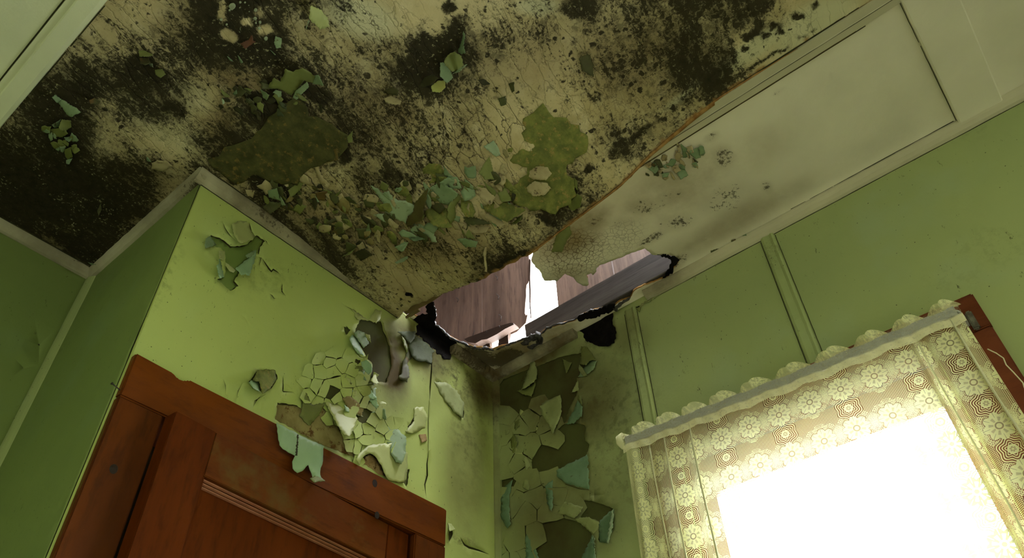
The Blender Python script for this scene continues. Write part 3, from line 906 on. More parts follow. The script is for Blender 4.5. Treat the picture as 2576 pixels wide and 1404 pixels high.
FL = [
    (rB([(1325, 60), (1440, 110), (1510, 200), (1530, 290), (1430, 325), (1305, 210)]), MWFL, .03, (-1, -.6)),
    (rB([(1045, 760), (1130, 790), (1240, 750), (1370, 840), (1350, 910), (1260, 890), (1170, 990), (1110, 1050), (1010, 990), (850, 960), (920, 860), (985, 900), (1010, 850)]), MOLV, .02, (-.4, -1)),
    (rB([(1350, 840), (1410, 825), (1465, 945), (1345, 925)]), MMINTD, .03, (1, .2)),
    (rB([(1280, 905), (1305, 960), (1220, 1040), (1150, 1120), (1120, 1100), (1160, 1000)]), MMINTD, .022, (1, -1)),
    (rB([(905, 1020), (940, 990), (1000, 1010), (1000, 1060), (970, 1075), (950, 1045)]), MMINTD, .02, None),
    (rB([(770, 985), (865, 1050), (840, 1105), (800, 1080)]), MMINTD, .02, None),
    (rB([(935, 400), (1005, 425), (995, 525), (940, 535), (920, 470)]), MMINTD, .02, (0, 1)),
    (rB([(400, 620), (430, 640), (470, 680), (430, 665)]), MMINT, .015, None),
    (rB([(520, 610), (575, 690), (550, 700)]), MMINT, .015, None),
    (rB([(460, 1030), (505, 990), (515, 1040), (480, 1055)]), MMINT, .02, None),
    (rB([(340, 1100), (360, 1070), (372, 1140), (352, 1155)]), MPALE, .015, None),
    (rB([(490, 990), (560, 970), (610, 1010), (560, 1060), (500, 1070)]), MOLD, .012, None),
    (rB([(330, 980), (420, 1050), (440, 1070), (380, 1075), (345, 1040)]), MOLV, .012, None),
    (rB([(875, 550), (935, 605), (925, 612)]), MMINT, .012, None),
    (rB([(1265, 315), (1300, 225), (1308, 228), (1275, 320)]), MPALE, .02, None),
    (rB([(640, 440), (680, 370), (690, 450), (720, 460), (600, 540), (540, 480)]), mat_flat('rusty_brown_flake', (.14, .055, .02), (.09, .035, .015), 20), .012, None),
    (rA([(1530, 560), (1600, 560), (1690, 605), (1650, 622), (1540, 622)]), MOLV, .015, (0, 1)),
    (rA([(1540, 640), (1640, 640), (1665, 700), (1600, 720), (1550, 700)]), MOLD, .015, (0, 1)),
    (rA([(1710, 770), (1790, 760), (1830, 820), (1770, 860), (1720, 830)]), MOLV, .014, (0, 1)),
    (rA([(1640, 705), (1680, 700), (1690, 740), (1660, 730)]), MPALE, .014, None),
    (rA([(575, 1080), (610, 1045), (680, 1100), (630, 1135)]), MMINT, .02, (-1, 0)),
    (rA([(640, 1130), (690, 1100), (780, 1160), (840, 1190), (900, 1240), (840, 1260), (790, 1290), (740, 1270), (700, 1200)]), MMINTD, .015, (.6, 1)),
    (rA([(985, 1110), (1040, 1080), (1110, 1120), (1080, 1150), (1000, 1150)]), MOLD, .014, (-1, .5)),
    (rA([(570, 1380), (640, 1340), (670, 1315), (650, 1400), (600, 1410)]), MMINT, .02, (-1, 0)),
    (rA([(650, 1400), (680, 1320), (780, 1330), (790, 1400), (720, 1450), (660, 1440)]), MOLV, .014, None),
    (rE([(565, 90), (655, 80), (610, 130), (580, 115)]), MMINT, .018, (0, 1)),
    (rE([(430, 20), (560, 0), (600, 60), (540, 90), (480, 80)]), MOLV, .012, None),
    (rE([(525, 175), (582, 172), (560, 225), (535, 215)]), MPALE, .018, None),
    (rE([(570, 200), (620, 180), (642, 260), (600, 290), (575, 250)]), MOLV, .014, None),
    (rE([(585, 290), (640, 275), (610, 328), (585, 322)]), MMINT, .018, None),
    (rE([(1285, 250), (1335, 305), (1300, 300)]), MMINT, .02, None),
    (rE([(860, 740), (890, 670), (897, 730), (870, 780)]), MOLD, .02, None),
    (rE([(780, 1195), (850, 1215), (820, 1228)]), MMINT, .01, None),
    (rE([(1390, 290), (1480, 300), (1520, 340), (1440, 390), (1340, 370), (1340, 320)]), MCRF, .006, None),
    (rC([(905, 345), (920, 400), (905, 500), (922, 580), (880, 602), (842, 570), (880, 470)]), MMINT, .035, (1, .2)),
    (rC([(740, 600), (800, 575), (880, 615), (905, 720), (860, 770), (780, 795), (700, 720), (690, 670)]), MOLV, .020, (-1, 0)),
    (rC([(942, 708), (900, 750), (860, 793), (780, 815), (850, 765)]), MPALE, .035, (1, 1)),
    (rC([(650, 690), (700, 695), (760, 760), (785, 860), (720, 920), (650, 850)]), MMINTD, .022, (-1, .4)),
    (rC([(545, 950), (620, 890), (700, 885), (705, 970), (640, 1022), (560, 1012)]), mat_flat('yellow_green_flake', (.40, .47, .13), (.36, .36, .10), 18), .028, (-.5, 1)),
    (rC([(400, 970), (480, 850), (560, 820), (625, 860), (570, 930), (480, 962)]), MDRK, .025, (1, -.2)),
    (rC([(20, 1085), (100, 1062), (222, 1110), (200, 1150), (120, 1155), (40, 1125)]), MCRF, .020, (0, 1)),
    (rC([(2180, 650), (2280, 590), (2335, 690), (2340, 850), (2230, 790), (2190, 700)]), MOLD, .010, None),
    (rC([(1285, 1090), (1370, 1060), (1378, 1150), (1320, 1172)]), MOLD, .012, None),
    (rC([(1060, 880), (1130, 870), (1200, 930), (1110, 945)]), MDRK, .010, None),
    (rC([(1400, 920), (1460, 905), (1465, 1000), (1440, 1025)]), MOLD, .010, None),
    (rC([(20, 1000), (130, 960), (190, 1000), (180, 1050), (60, 1040)]), MOLD, .012, None),
    (rF([(955, 190), (1050, 230), (1110, 300), (1150, 420), (1222, 500), (1205, 545), (1150, 500), (1120, 430), (1070, 310), (1000, 260)]), MCRF, .014, (1, .3)),
    (rF([(1180, 200), (1290, 190), (1302, 290), (1160, 322)]), mat_flat('brown_olive_flake', (.14, .10, .03), (.10, .075, .02), 12), .010, None),
    (rF([(1380, 90), (1430, 30), (1425, 130), (1390, 142)]), MOLV, .018, None),
    (rF([(860, 560), (960, 470), (1000, 490), (960, 560), (880, 625)]), MOLV, .018, (-1, 1)),
    (rF([(790, 610), (838, 690), (800, 692)]), MPALE, .025, None),
    (rF([(1090, 590), (1135, 662), (1120, 662)]), MPALE, .025, None),
    (rF([(1250, 615), (1335, 548), (1300, 605)]), MOLV, .022, None),
    (rF([(1330, 625), (1400, 612), (1470, 680), (1340, 652)]), MOLD, .016, None),
    (rF([(690, 655), (825, 672), (700, 770), (635, 705)]), MOLD, .016, (0, 1)),
    (rF([(480, 550), (562, 560), (550, 622), (500, 605)]), MCRF, .012, None),
    (rF([(680, 560), (760, 540), (792, 650), (690, 622)]), MMINTD, .014, None),
    (rF([(1100, 580), (1220, 560), (1180, 650), (1110, 640)]), mat_flat('rust_olive_flake', (.17, .11, .035), (.12, .08, .025), 14), .012, None),
    (rF([(1585, 512), (1650, 540), (1690, 580), (1750, 560), (1785, 625), (1830, 645), (1900, 650), (1970, 690), (1966, 760), (1910, 785), (1900, 850), (1800, 800), (1720, 750), (1700, 680), (1650, 605)]), MPALE, .004, (1, 0)),
    (rF([(1612, 775), (1730, 760), (1742, 842), (1700, 832)]), MPALE, .022, (-1, .2)),
    (rF([(1340, 1142), (1465, 1062), (1400, 1125)]), MOLV, .025, None),
    (rF([(1550, 900), (1570, 850), (1592, 920), (1580, 972), (1550, 962)]), MMINTD, .016, None),
    (rF([(1805, 1195), (1860, 1160), (1915, 1138), (1912, 1162), (1870, 1192), (1820, 1207)]), MPALE, .026, (1, 1)),
    (rF([(1800, 1062), (1890, 1010), (1922, 1020), (1880, 1092), (1860, 1102)]), MMINTD, .022, (0, 1)),
    (rF([(1440, 1110), (1530, 1070), (1605, 1130), (1500, 1182)]), MDRK, .014, None),
    (rF([(1370, 1010), (1440, 1040), (1470, 1060), (1370, 1120)]), MOLD, .016, None),
    (rG([(490, 835), (570, 730), (570, 680), (640, 590), (690, 540), (672, 660), (650, 740), (640, 820), (540, 862), (510, 882)]), mat_flat('stained_olive_flake', (.12, .11, .03), (.08, .06, .02), 14), .030, (1, .3)),
    (rG([(690, 550), (800, 480), (900, 540), (962, 590), (870, 690), (800, 670)]), MMINTD, .022, (1, .2)),
    (rG([(790, 490), (870, 440), (962, 490), (930, 522), (830, 520)]), MMINTD, .018, None),
    (rG([(640, 370), (700, 320), (800, 330), (830, 400), (800, 470), (700, 500), (650, 430)]), MMOT, .006, None),
    (rG([(830, 340), (870, 400), (930, 460), (880, 450), (830, 420)]), MMINT, .015, None),
    (rG([(660, 750), (720, 700), (850, 710), (872, 760), (870, 830), (905, 882), (820, 892), (740, 870), (700, 820)]), MMOT, .028, (-.2, 1)),
    (rG([(870, 700), (960, 580), (982, 620), (930, 700), (935, 800), (890, 862), (860, 790)]), MOLV, .026, (-1, 0)),
    (rG([(980, 620), (1070, 660), (1112, 750), (1090, 792), (1020, 790), (980, 720)]), MMOT, .016, (0, 1)),
    (rG([(1000, 790), (1120, 800), (1260, 852), (1180, 862), (1040, 862)]), MOLD, .012, (0, 1)),
    (rG([(1130, 490), (1200, 540), (1285, 620), (1240, 692), (1180, 652), (1110, 570)]), MCRF, .018, (0, 1)),
    (rG([(1180, 695), (1300, 640), (1420, 680), (1550, 730), (1470, 790), (1390, 838), (1290, 790), (1200, 740)]), MMOT, .032, (.2, 1)),
    (rG([(1140, 405), (1230, 255), (1250, 310), (1275, 462), (1190, 462)]), MOLV, .024, (-1, .5)),
    (rG([(1300, 585), (1370, 528), (1432, 650), (1340, 662)]), MOLV, .026, (0, 1)),
    (rG([(1440, 555), (1468, 600), (1447, 655), (1440, 660), (1430, 600)]), MDRK, .035, (0, 1)),
    (rG([(1180, 170), (1270, 120), (1312, 180), (1332, 240), (1290, 262), (1230, 212)]), MPALE, .012, None),
    (rG([(1350, 190), (1387, 200), (1412, 262), (1385, 272), (1350, 232)]), MCRF, .022, None),
    (rG([(980, 870), (1050, 900), (1112, 990), (1040, 982), (990, 930)]), MOLV, .022, (1, 1)),
    (rG([(950, 990), (1010, 978), (1130, 1010), (1110, 1062), (1020, 1060)]), MMINTD, .012, None),
    (rG([(520, 980), (600, 960), (668, 990), (560, 1007)]), MMINT, .030, (0, 1)),
    (rG([(410, 1062), (520, 1010), (490, 1072), (460, 1082)]), MMINTD, .022, (-1, 1)),
    (rG([(1430, 852), (1530, 768), (1510, 822), (1470, 852)]), MOLV, .030, (1, 1)),
    (rG([(1170, 782), (1220, 760), (1372, 850), (1330, 892)]), MCRF, .016, (0, 1)),
    (rG([(1042, 870), (1242, 868), (1200, 932), (1100, 942), (1060, 912)]), MCRF, .016, (0, 1)),
    (rG([(560, 860), (640, 850), (720, 890), (770, 1010), (730, 1020), (690, 960), (600, 950), (530, 920)]), MPALE, .006, (1, 1)),
    (rH([(480, 730), (550, 660), (587, 690), (575, 770), (520, 797), (480, 782)]), MOLV, .030, (1, .4)),
    (rH([(523, 530), (550, 560), (552, 640), (525, 602)]), MOLV, .022, None),
]
for i, (pts, m_, lf, dr) in enumerate(FL):
    flap(CEIL, pts, MMINTC if m_ is MMINT else m_, lf, dr)
yy = np.arange(-.03, .80, .012)
wd_ = lambda y_: .0035 + .0075 * math.exp(-((y_ - .22) / .22) ** 2) + .002 * noise.noise(Vector((y_ * 30, 1, 1)))
sheet('torn_edge', CEIL, [(1.0745, float(a)) for a in yy] + [(1.0745 - wd_(float(a)), float(a)) for a in yy[::-1]], [], .01, MRAW, parent=ceil, seed=9, h0=.0035, thick=.002)
for x_, y_, r_ in ((455, 70, 38), (715, 110, 20), (710, 205, 20), (765, 245, 16), (718, 252, 12), (570, 320, 28), (660, 320, 12), (687, 330, 14), (755, 310, 16), (830, 425, 22), (335, 215, 16), (598, 28, 10), (540, 85, 8), (645, 128, 7), (430, 112, 12), (395, 270, 12), (545, 345, 14), (545, 25, 14), (640, 60, 6), (730, 360, 6)):
    rr_ = random.Random(x_)
    flap(CEIL, rB([(x_ + r_ * rr_.uniform(.85, 1.1) * math.cos(k * .5236), y_ + r_ * rr_.uniform(.85, 1.15) * math.sin(k * .5236)) for k in range(12)]), bpy.data.materials.get('pale_mould_colony') or mat_flat('pale_mould_colony', (.36, .42, .27), (.24, .28, .17), 40), .0004, (0, 1), base=.0012, wob=0, name='mould_colony', jag=.2)
# the narrow strip right of the seam
for pts, lf in [([(1115, 460), (1190, 420), (1202, 470), (1175, 502)], .02), ([(1380, 262), (1430, 300), (1432, 370), (1400, 374)], .012), ([(1450, 320), (1520, 290), (1542, 370), (1500, 382), (1460, 350)], .012),
                ([(1340, 458), (1400, 450), (1442, 512), (1380, 548), (1350, 500)], .012), ([(1228, 500), (1290, 490), (1272, 530), (1235, 532)], .012), ([(1620, 1118), (1690, 1100), (1702, 1130), (1625, 1162)], .003), ([(1785, 1036), (1820, 1024), (1832, 1050), (1790, 1062)], .004),
                ([(1875, 1000), (1905, 984), (1912, 1010)], .006)]:
    flap(FLAT, rH(pts), MMINTD if lf > .005 else MOLD, lf, None)
    if lf > .01:
        q = np.array(rH(pts)); c = q.mean(0)
        flap(FLAT, [tuple(c + (a - c) * .75 + np.array((-14, -10))) for a in q], MCR if False else MCRF, .014, (1, 1))
# long green tongue hanging over the break
flap(FLAT, rH([(385, 915), (440, 935), (490, 925), (502, 985), (460, 1050), (430, 1130), (340, 1132), (370, 1030)]), MOLV, .02, (-.3, 1), base=.085, p=1.2, label='long olive paint tongue hanging over the break in the ceiling')



def scraps(surf, region, n, lo, hi, mats, parent, seed, lift=.016):
    """the many small curled scraps of old paint that nobody would count, one mesh per paint colour"""
    rg = random.Random(seed)
    R = np.array(region, float); a0, a1 = R.min(0), R.max(0)
    bank = {i: ([], []) for i in range(len(mats))}
    k = 0
    while k < n:
        c = np.array([rg.uniform(a0[0], a1[0]), rg.uniform(a0[1], a1[1])])
        if not pip(c[None], region)[0]: continue
        k += 1
        vs, fs = bank[rg.randrange(len(mats))]
        sz = rg.uniform(lo, hi) ; an = rg.gauss(.75, .5); el = rg.uniform(.3, .8)
        m_ = rg.randint(6, 9)
        pts = []
        for j in range(m_):
            t = 2 * math.pi * j / m_ + rg.uniform(-.25, .25); r_ = sz * rg.uniform(.6, 1.1) * (1.0 if rg.random() > .2 else 1.35)
            x, y = r_ * math.cos(t), r_ * el * math.sin(t)
            pts.append((x * math.cos(an) - y * math.sin(an), x * math.sin(an) + y * math.cos(an)))
        D = rg.uniform(0, 6.28); L_ = lift * rg.random() * sz / hi
        b = len(vs)
        q = rough([tuple(c + np.array(p)) for p in pts], sz / 3, sz * .06, rg)
        for ring in (1.0, .55, 0.0):
            for (x, y) in (q if ring else [tuple(c)]):
                x, y = c[0] + (x - c[0]) * ring, c[1] + (y - c[1]) * ring
                t = ((x - c[0]) * math.cos(D) + (y - c[1]) * math.sin(D)) / sz
                h = .0022 + L_ * max(0, .5 + .6 * t) ** 1.8
                u = surf.at(x, y, h); vs.append(tuple(surf.P(u[0], u[1], h)))
        m2 = len(q)
        for j in range(m2):
            l = (j + 1) % m2
            fs.append((b + j, b + l, b + m2 + l, b + m2 + j)); fs.append((b + m2 + j, b + m2 + l, b + 2 * m2))
    for i, (vs, fs) in bank.items():
        me = bpy.data.meshes.new('paint_scraps'); me.from_pydata(vs, [], fs); smooth(me)
        o = newobj('paint_scraps', me, mats[i], parent); solid(o, .0008, None, 0); o['kind'] = 'stuff'


scraps(CEIL, rG([(180, 520), (640, 480), (1150, 380), (1300, 250), (1450, 420), (1500, 700), (1300, 900), (1000, 940), (700, 980), (420, 1060), (120, 900)]), 95, 9, 26, [MOLV, MCRF, MCRF, MOLD, MMINTD, MMOT], ceil, 71)
scraps(CEIL, rF([(620, 520), (960, 420), (1200, 540), (1500, 700), (1700, 980), (1560, 1100), (1300, 1000), (900, 760), (650, 660)]), 75, 8, 24, [MTAN, MOLD, MCRF, MDRK, MOLV], ceil, 72)
scraps(CEIL, rB([(300, 980), (800, 880), (1150, 980), (1400, 1100), (1500, 1250), (1000, 1250), (600, 1350), (340, 1250)]), 30, 7, 19, [MDRK, MDRK, MOLD, MOLV, MDUSTY], ceil, 73)
scraps(CEIL, rE([(380, 0), (620, 0), (700, 200), (620, 340), (420, 200)]), 14, 6, 15, [MOLV, MMINTD], ceil, 74)
scraps(FLAT, rH([(1100, 450), (1300, 330), (1560, 280), (1540, 400), (1300, 560), (1120, 600)]), 26, 6, 14, [MMINTD, MCRF, MCRF, MOLD], ceil, 75, .010)
def stains(o, **fns):
    me = o.data
    co = np.empty(len(me.vertices) * 3); me.vertices.foreach_get('co', co); co = co.reshape(-1, 3)
    px = proj(co)
    for k, fn in fns.items():
        a = me.attributes.new(k, 'FLOAT', 'POINT')
        a.data.foreach_set('value', np.asarray(fn(px, co), dtype=np.float32))
    return o


f_tb = lambda px, c: np.clip(blobs(px, [(1230, 930, 120, 100, 0, 1.0), (1400, 850, 150, 80, -30, .95), (1100, 850, 140, 80, 30, .95), (1650, 720, 140, 40, -30, .7), (640, 520, 140, 80, 35, .8), (800, 620, 160, 60, 35, .75), (930, 730, 120, 60, 35, .9), (430, 500, 160, 60, -40, .5), (130, 630, 180, 60, 30, .55)], 2.0), 0, 1)
f_tm = lambda px, c: np.clip(blobs(px, [(1200, 900, 100, 60, 0, .7), (700, 560, 150, 60, 35, .5), (900, 720, 120, 50, 35, .55), (480, 470, 70, 30, -40, .6), (200, 650, 60, 40, 0, .5)], 2.0), 0, 1)
# ------------------------------------------------------------------ trims under the ceiling
QR = [(0, 0), (.026, 0), (.026, .004), (.024, .011), (.018, .019), (.010, .024), (.004, .026), (0, .026)]     # a: down, b: away from wall


def qr(a, b): return [(p * a / .026, q * b / .026) for p, q in QR]


def trim(name, org, dr, A, B, L, prof, mat=MTRIM, sub=60, wob=0.0, seed=0, st=True):
    o = profile(name, prof, (Vector(org), Vector(dr), Vector(A), Vector(B), L), mat, None, sub, wob, seed)
    if st: stains(o, brown=f_tb, mould=f_tm)
    o['kind'] = 'structure'
    return o


trim('trim_1', (XW, .70, HC), (0, -1, 0), (0, 0, -1), (-1, 0, 0), 3.4, qr(.024, .030), wob=.002)
trim('trim_2', (XW, YD, HC), (0, -1, 0), (0, 0, -1), (-1, 0, 0), .34, qr(.024, .030), wob=.002)
trim('trim_3', (XR - .02, YD, HC), (1, 0, 0), (0, 0, -1), (0, -1, 0), .685, qr(.034, .024), wob=.003, seed=2)
trim('trim_4', (1.31, YD, HC), (1, 0, 0), (0, 0, -1), (0, -1, 0), .22, qr(.034, .024), wob=.003, seed=3)
trim('trim_5', (XR, YD - .02, HC), (0, 1, 0), (0, 0, -1), (-1, 0, 0), YF - YD + .02, qr(.026, .024), wob=.002, seed=4)
trim('trim_6', (-2.5, YF, HC), (1, 0, 0), (0, 0, -1), (0, -1, 0), 2.5 + XR, qr(.026, .024), wob=.002, seed=5)
# batten left of the mouldy panel
trim('trim_7', (0, -2.6, HC), (0, 1, 0), (0, 0, -1), (1, 0, 0), 2.6 + YF - .02, [(0, -.020), (.005, -.019), (.006, -.006), (.012, -.003), (.012, .026), (.008, .034), (0, .036)], MCLEAN, 40, .0006)
# batten over the seam right of the mouldy panel, stopping at the break
trim('trim_8', (1.09, -.62, HC), (0, 1, 0), (0, 0, -1), (1, 0, 0), 1.43, [(0, -.022), (.006, -.022), (.007, -.002), (.009, 0), (.009, .017), (.004, .021), (0, .022)], MTRIM, 60, .001)
# wide cross batten and the one far right
trim('trim_9', (1.07, -.246, HC), (1, 0, 0), (0, 0, -1), (0, 1, 0), XW - 1.07, [(0, -.050), (.010, -.050), (.012, -.047), (.012, .045), (.010, .049), (0, .049)], MCR, 20, .0004)
# dark strips for open joints beside the mouldings, one for a shadow


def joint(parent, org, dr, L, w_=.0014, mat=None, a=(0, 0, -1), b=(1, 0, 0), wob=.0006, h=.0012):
    o = profile('joint_shade_strip', [(0, -w_ / 2), (h, -w_ / 2), (h, w_ / 2), (0, w_ / 2)], (Vector(org), Vector(dr), Vector(a), Vector(b), L), mat or MDRK, parent, 50, wob, 7)
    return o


T = {o.name: o for o in C.objects if o.name.startswith('trim_')}
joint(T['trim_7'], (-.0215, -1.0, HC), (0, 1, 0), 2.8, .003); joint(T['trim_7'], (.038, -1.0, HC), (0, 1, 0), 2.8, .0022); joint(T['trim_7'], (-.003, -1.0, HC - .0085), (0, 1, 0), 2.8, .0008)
joint(T['trim_8'], (1.1135, -.10, HC), (0, 1, 0), .92, .0040, MLATH); joint(T['trim_8'], (1.116, -.12, HC), (0, 1, 0), .94, .0016); joint(T['trim_8'], (1.090, -.6, HC - .0084), (0, 1, 0), 1.3, .0008); joint(T['trim_8'], (1.0655, -.6, HC), (0, 1, 0), 1.3, .0030)  # last strip is the shadow under the panel edge, painted dark
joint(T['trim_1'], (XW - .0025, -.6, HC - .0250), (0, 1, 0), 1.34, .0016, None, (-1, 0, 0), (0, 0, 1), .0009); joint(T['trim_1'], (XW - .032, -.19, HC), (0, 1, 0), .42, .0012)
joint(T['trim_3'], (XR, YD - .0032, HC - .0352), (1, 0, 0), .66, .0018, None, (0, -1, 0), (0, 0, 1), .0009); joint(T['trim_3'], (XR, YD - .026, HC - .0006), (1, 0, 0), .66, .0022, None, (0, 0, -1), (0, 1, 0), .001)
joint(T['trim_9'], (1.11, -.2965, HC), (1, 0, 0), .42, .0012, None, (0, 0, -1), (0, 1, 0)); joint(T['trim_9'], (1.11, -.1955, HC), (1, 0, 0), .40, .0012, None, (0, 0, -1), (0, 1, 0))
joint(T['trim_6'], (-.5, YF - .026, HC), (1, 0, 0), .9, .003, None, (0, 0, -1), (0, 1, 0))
# corner beads
f_ws_shade = lambda px, c: blobs(px, [(1245, 980, 60, 110, 0, 1.0), (1250, 1250, 60, 220, 0, .6)], 2.0)  # brown stain on top, lower blob continues the painted corner shade
f_wg = lambda px, c: blobs(px, [(1245, 1040, 30, 90, 0, .5)], 2.0)


def bead(name, x, y, a, b, ra, rb, mat, z1=HC - .02):
    o = profile(name, [(0, 0), (ra, 0), (ra * .92, rb * .35), (ra * .6, rb * .7), (ra * .3, rb * .92), (0, rb)], (Vector((x, y, 0)), Vector((0, 0, 1)), Vector(a), Vector(b), z1), mat, None, 90, .0012, 3)
    stains(o, stain=f_ws_shade, grime=f_wg)
    o['kind'] = 'structure'
    return o


bead('trim_10', XW, YD, (-1, 0, 0), (0, -1, 0), .019, .019, MWALL)
bead('trim_11', XR, YF, (-1, 0, 0), (0, -1, 0), .014, .036, MWALL)
# upright battens on the window wall
for i, yc in enumerate((.319, .762)):
    o = profile('trim_%d' % (12 + i), [(-.020, 0), (-.017, .006), (-.011, .008), (.006, .006), (.013, .009), (.018, .006), (.020, 0)], (Vector((XW - .002, yc, 0 if i else EYE + 1.042)), Vector((0, 0, 1)), Vector((0, -1, 0)), Vector((-1, 0, 0)), HC - .022 - (0 if i else EYE + 1.042)), MWALL, None, 60, .0012, 4 + i)
    stains(o, stain=lambda px, c: blobs(px, [(1570, 820, 60, 60, 0, .5)], 2.), grime=lambda px, c: blobs(px, [(1600, 900, 40, 160, 0, .3), (1940, 640, 40, 60, 0, .3)], 2.))
    o['kind'] = 'structure'

for i, T_ in enumerate([o for o in C.objects if o.name in ('trim_12', 'trim_13')]):
    yc_ = .319 if T_.name == 'trim_12' else .762
    z0_ = EYE + 1.05 if i == 0 or T_.name == 'trim_12' else .9
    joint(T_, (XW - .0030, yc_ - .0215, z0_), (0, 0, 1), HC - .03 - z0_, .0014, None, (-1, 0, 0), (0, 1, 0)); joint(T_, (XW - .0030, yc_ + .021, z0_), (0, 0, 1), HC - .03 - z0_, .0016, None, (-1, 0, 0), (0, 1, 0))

# ------------------------------------------------------------------ walls: paint layer with holes over the bare surface
rI = lambda L: Z(480, 520, .17094, L)
rJ = lambda L: Z(850, 780, .15666, L)
rK = lambda L: Z(600, 750, .46573, L)
rL = lambda L: Z(1150, 850, .39448, L)
z5 = lambda L: Z(0, 650, .53699, L)
rM = lambda L: Z(1000, 740, .17094, L)
rN = lambda L: Z(1350, 740, .17094, L)
zN = lambda L: Z(700, 1180, .18634, L)


def slit(pts, w=2.2):
    """thin tapered crack outline from a polyline"""
    P = np.array(pts, float)
    n = len(P)
    a, b = [], []
    for i in range(n):
        t = P[min(i + 1, n - 1)] - P[max(i - 1, 0)]
        t /= np.hypot(*t) + 1e-9
        nn = np.array([-t[1], t[0]])
        ww = w * (.12 + math.sin(math.pi * i / (n - 1)) if n > 1 else 1)
        a.append(tuple(P[i] + nn * ww / 2)); b.append(tuple(P[i] - nn * ww / 2))
    return a + b[::-1]


def paint_wall(name, surf, outline, holes_px, slits_px, mat, attrs, seed, lift=.004, sp=.02, window=None, under=MUNDER):
    rg = random.Random(seed)
    holes, raw = [], []
    for h in holes_px:
        q = surf.uv(rough(h, 5, 1.3, rg))
        holes.append(q)
    for s_ in slits_px:
        holes.append(surf.uv(slit(*s_) if isinstance(s_, tuple) else slit(s_)))
    win = [window] if window else []
    allh = holes

    def hf(v):
        d = np.full(len(v), 1e9)
        for h in allh:
            ha = np.array(h)
            lo, hi = ha.min(0) - .05, ha.max(0) + .05
            near = np.where((v[:, 0] > lo[0]) & (v[:, 0] < hi[0]) & (v[:, 1] > lo[1]) & (v[:, 1] < hi[1]))[0]
            if len(near):
                d[near] = np.minimum(d[near], segdist(v[near], h))
        n = .5 + .5 * fract(v, 16, seed)
        return lift * np.exp(-d / .008) * np.clip(n * 1.6 - .2, 0, 1.3) + .0006 * fract(v, 8, seed)
    # finer grid where the paint is broken
    w_ = sheet(name, surf, outline, holes + win, sp, mat, hfun=hf, attrs=attrs, seed=seed, thick=.0011, h0=.0028)
    w_['kind'] = 'structure'
    u = sheet('bare_wall_surface', surf, outline, win, .05, under, parent=w_, seed=seed + 1)
    return w_


def f_wst_shade(px, uv):  # brown water stains, with the dim corner's shade put into the colour
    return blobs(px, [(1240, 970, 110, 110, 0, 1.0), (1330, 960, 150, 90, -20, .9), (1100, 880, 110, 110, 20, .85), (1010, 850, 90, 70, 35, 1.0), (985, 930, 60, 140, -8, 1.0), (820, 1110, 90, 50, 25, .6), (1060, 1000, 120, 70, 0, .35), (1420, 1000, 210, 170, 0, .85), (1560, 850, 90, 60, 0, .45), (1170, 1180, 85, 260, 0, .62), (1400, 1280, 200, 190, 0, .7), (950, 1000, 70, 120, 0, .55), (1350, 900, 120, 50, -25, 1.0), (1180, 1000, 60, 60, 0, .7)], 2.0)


def f_wgr(px, uv):
    return blobs(px, [(1160, 960, 60, 50, 20, .9), (1120, 930, 50, 40, 0, .6), (1190, 900, 60, 40, 30, .9), (1480, 870, 80, 40, 0, .35), (1570, 1080, 110, 240, 0, .42), (1180, 1050, 60, 200, 0, .4), (660, 700, 90, 60, 0, .25), (250, 1150, 40, 160, 25, .35), (300, 1000, 20, 80, 25, .4), (2440, 300, 60, 60, 0, .25), (2500, 620, 120, 60, 0, .2), (2400, 700, 100, 40, 0, .15), (150, 870, 20, 20, 0, .3), (1150, 1360, 60, 16, 8, .7), (420, 700, 20, 120, 22, .4)], 2.0)


AW = dict(stain=f_wst_shade, grime=f_wgr)
# --- wall with the door
HD = [
    rI([(285, 432), (380, 462), (470, 500), (575, 600), (700, 592), (790, 578), (900, 470), (960, 430), (1080, 512), (1010, 605), (992, 712), (960, 690), (860, 770), (665, 915), (700, 985), (622, 1110), (690, 1180), (560, 1250), (370, 1080), (480, 1042), (500, 900), (490, 700), (430, 620), (330, 600), (215, 612), (205, 560)]),
    rJ([(350, 160), (460, 172), (570, 166), (610, 210), (670, 190), (715, 330), (760, 420), (800, 560), (830, 720), (850, 900), (800, 1050), (760, 1180), (650, 1165), (560, 1180), (500, 1120), (540, 1000), (545, 880), (470, 800), (430, 735), (410, 700), (340, 560), (250, 380), (290, 280)]),
    rJ([(75, 275), (185, 325), (130, 370), (100, 420)]),
    rJ([(250, 800), (340, 815), (345, 850), (300, 890)]),
    rJ([(275, 1160), (325, 1220), (290, 1300)]),
    rK([(205, 568), (300, 580), (337, 602), (365, 508), (398, 572), (470, 562), (520, 660), (575, 745), (622, 782), (640, 800), (640, 872), (470, 805), (330, 735), (190, 658)]),
    rK([(50, 455), (100, 392), (195, 398), (205, 440), (170, 490), (125, 520), (100, 500)]),
    rK([(648, 882), (665, 860), (710, 838), (752, 872), (780, 920), (795, 970), (760, 960)]),
    rK([(575, 150), (600, 178), (577, 205)]),
    rK([(905, 930), (918, 925), (903, 1030), (890, 1000), (850, 992), (900, 985)]),
    rK([(1130, 1255), (1150, 1260), (1150, 1290), (1128, 1330)]),
    rK([(945, 640), (955, 645), (930, 700), (905, 705), (915, 690)]),
    rK([(630, 330), (652, 345), (640, 362), (622, 350)]),
    rK([(1165, 570), (1215, 610), (1210, 650), (1160, 610), (1120, 560), (1070, 460), (1075, 450), (1120, 530)]),
]
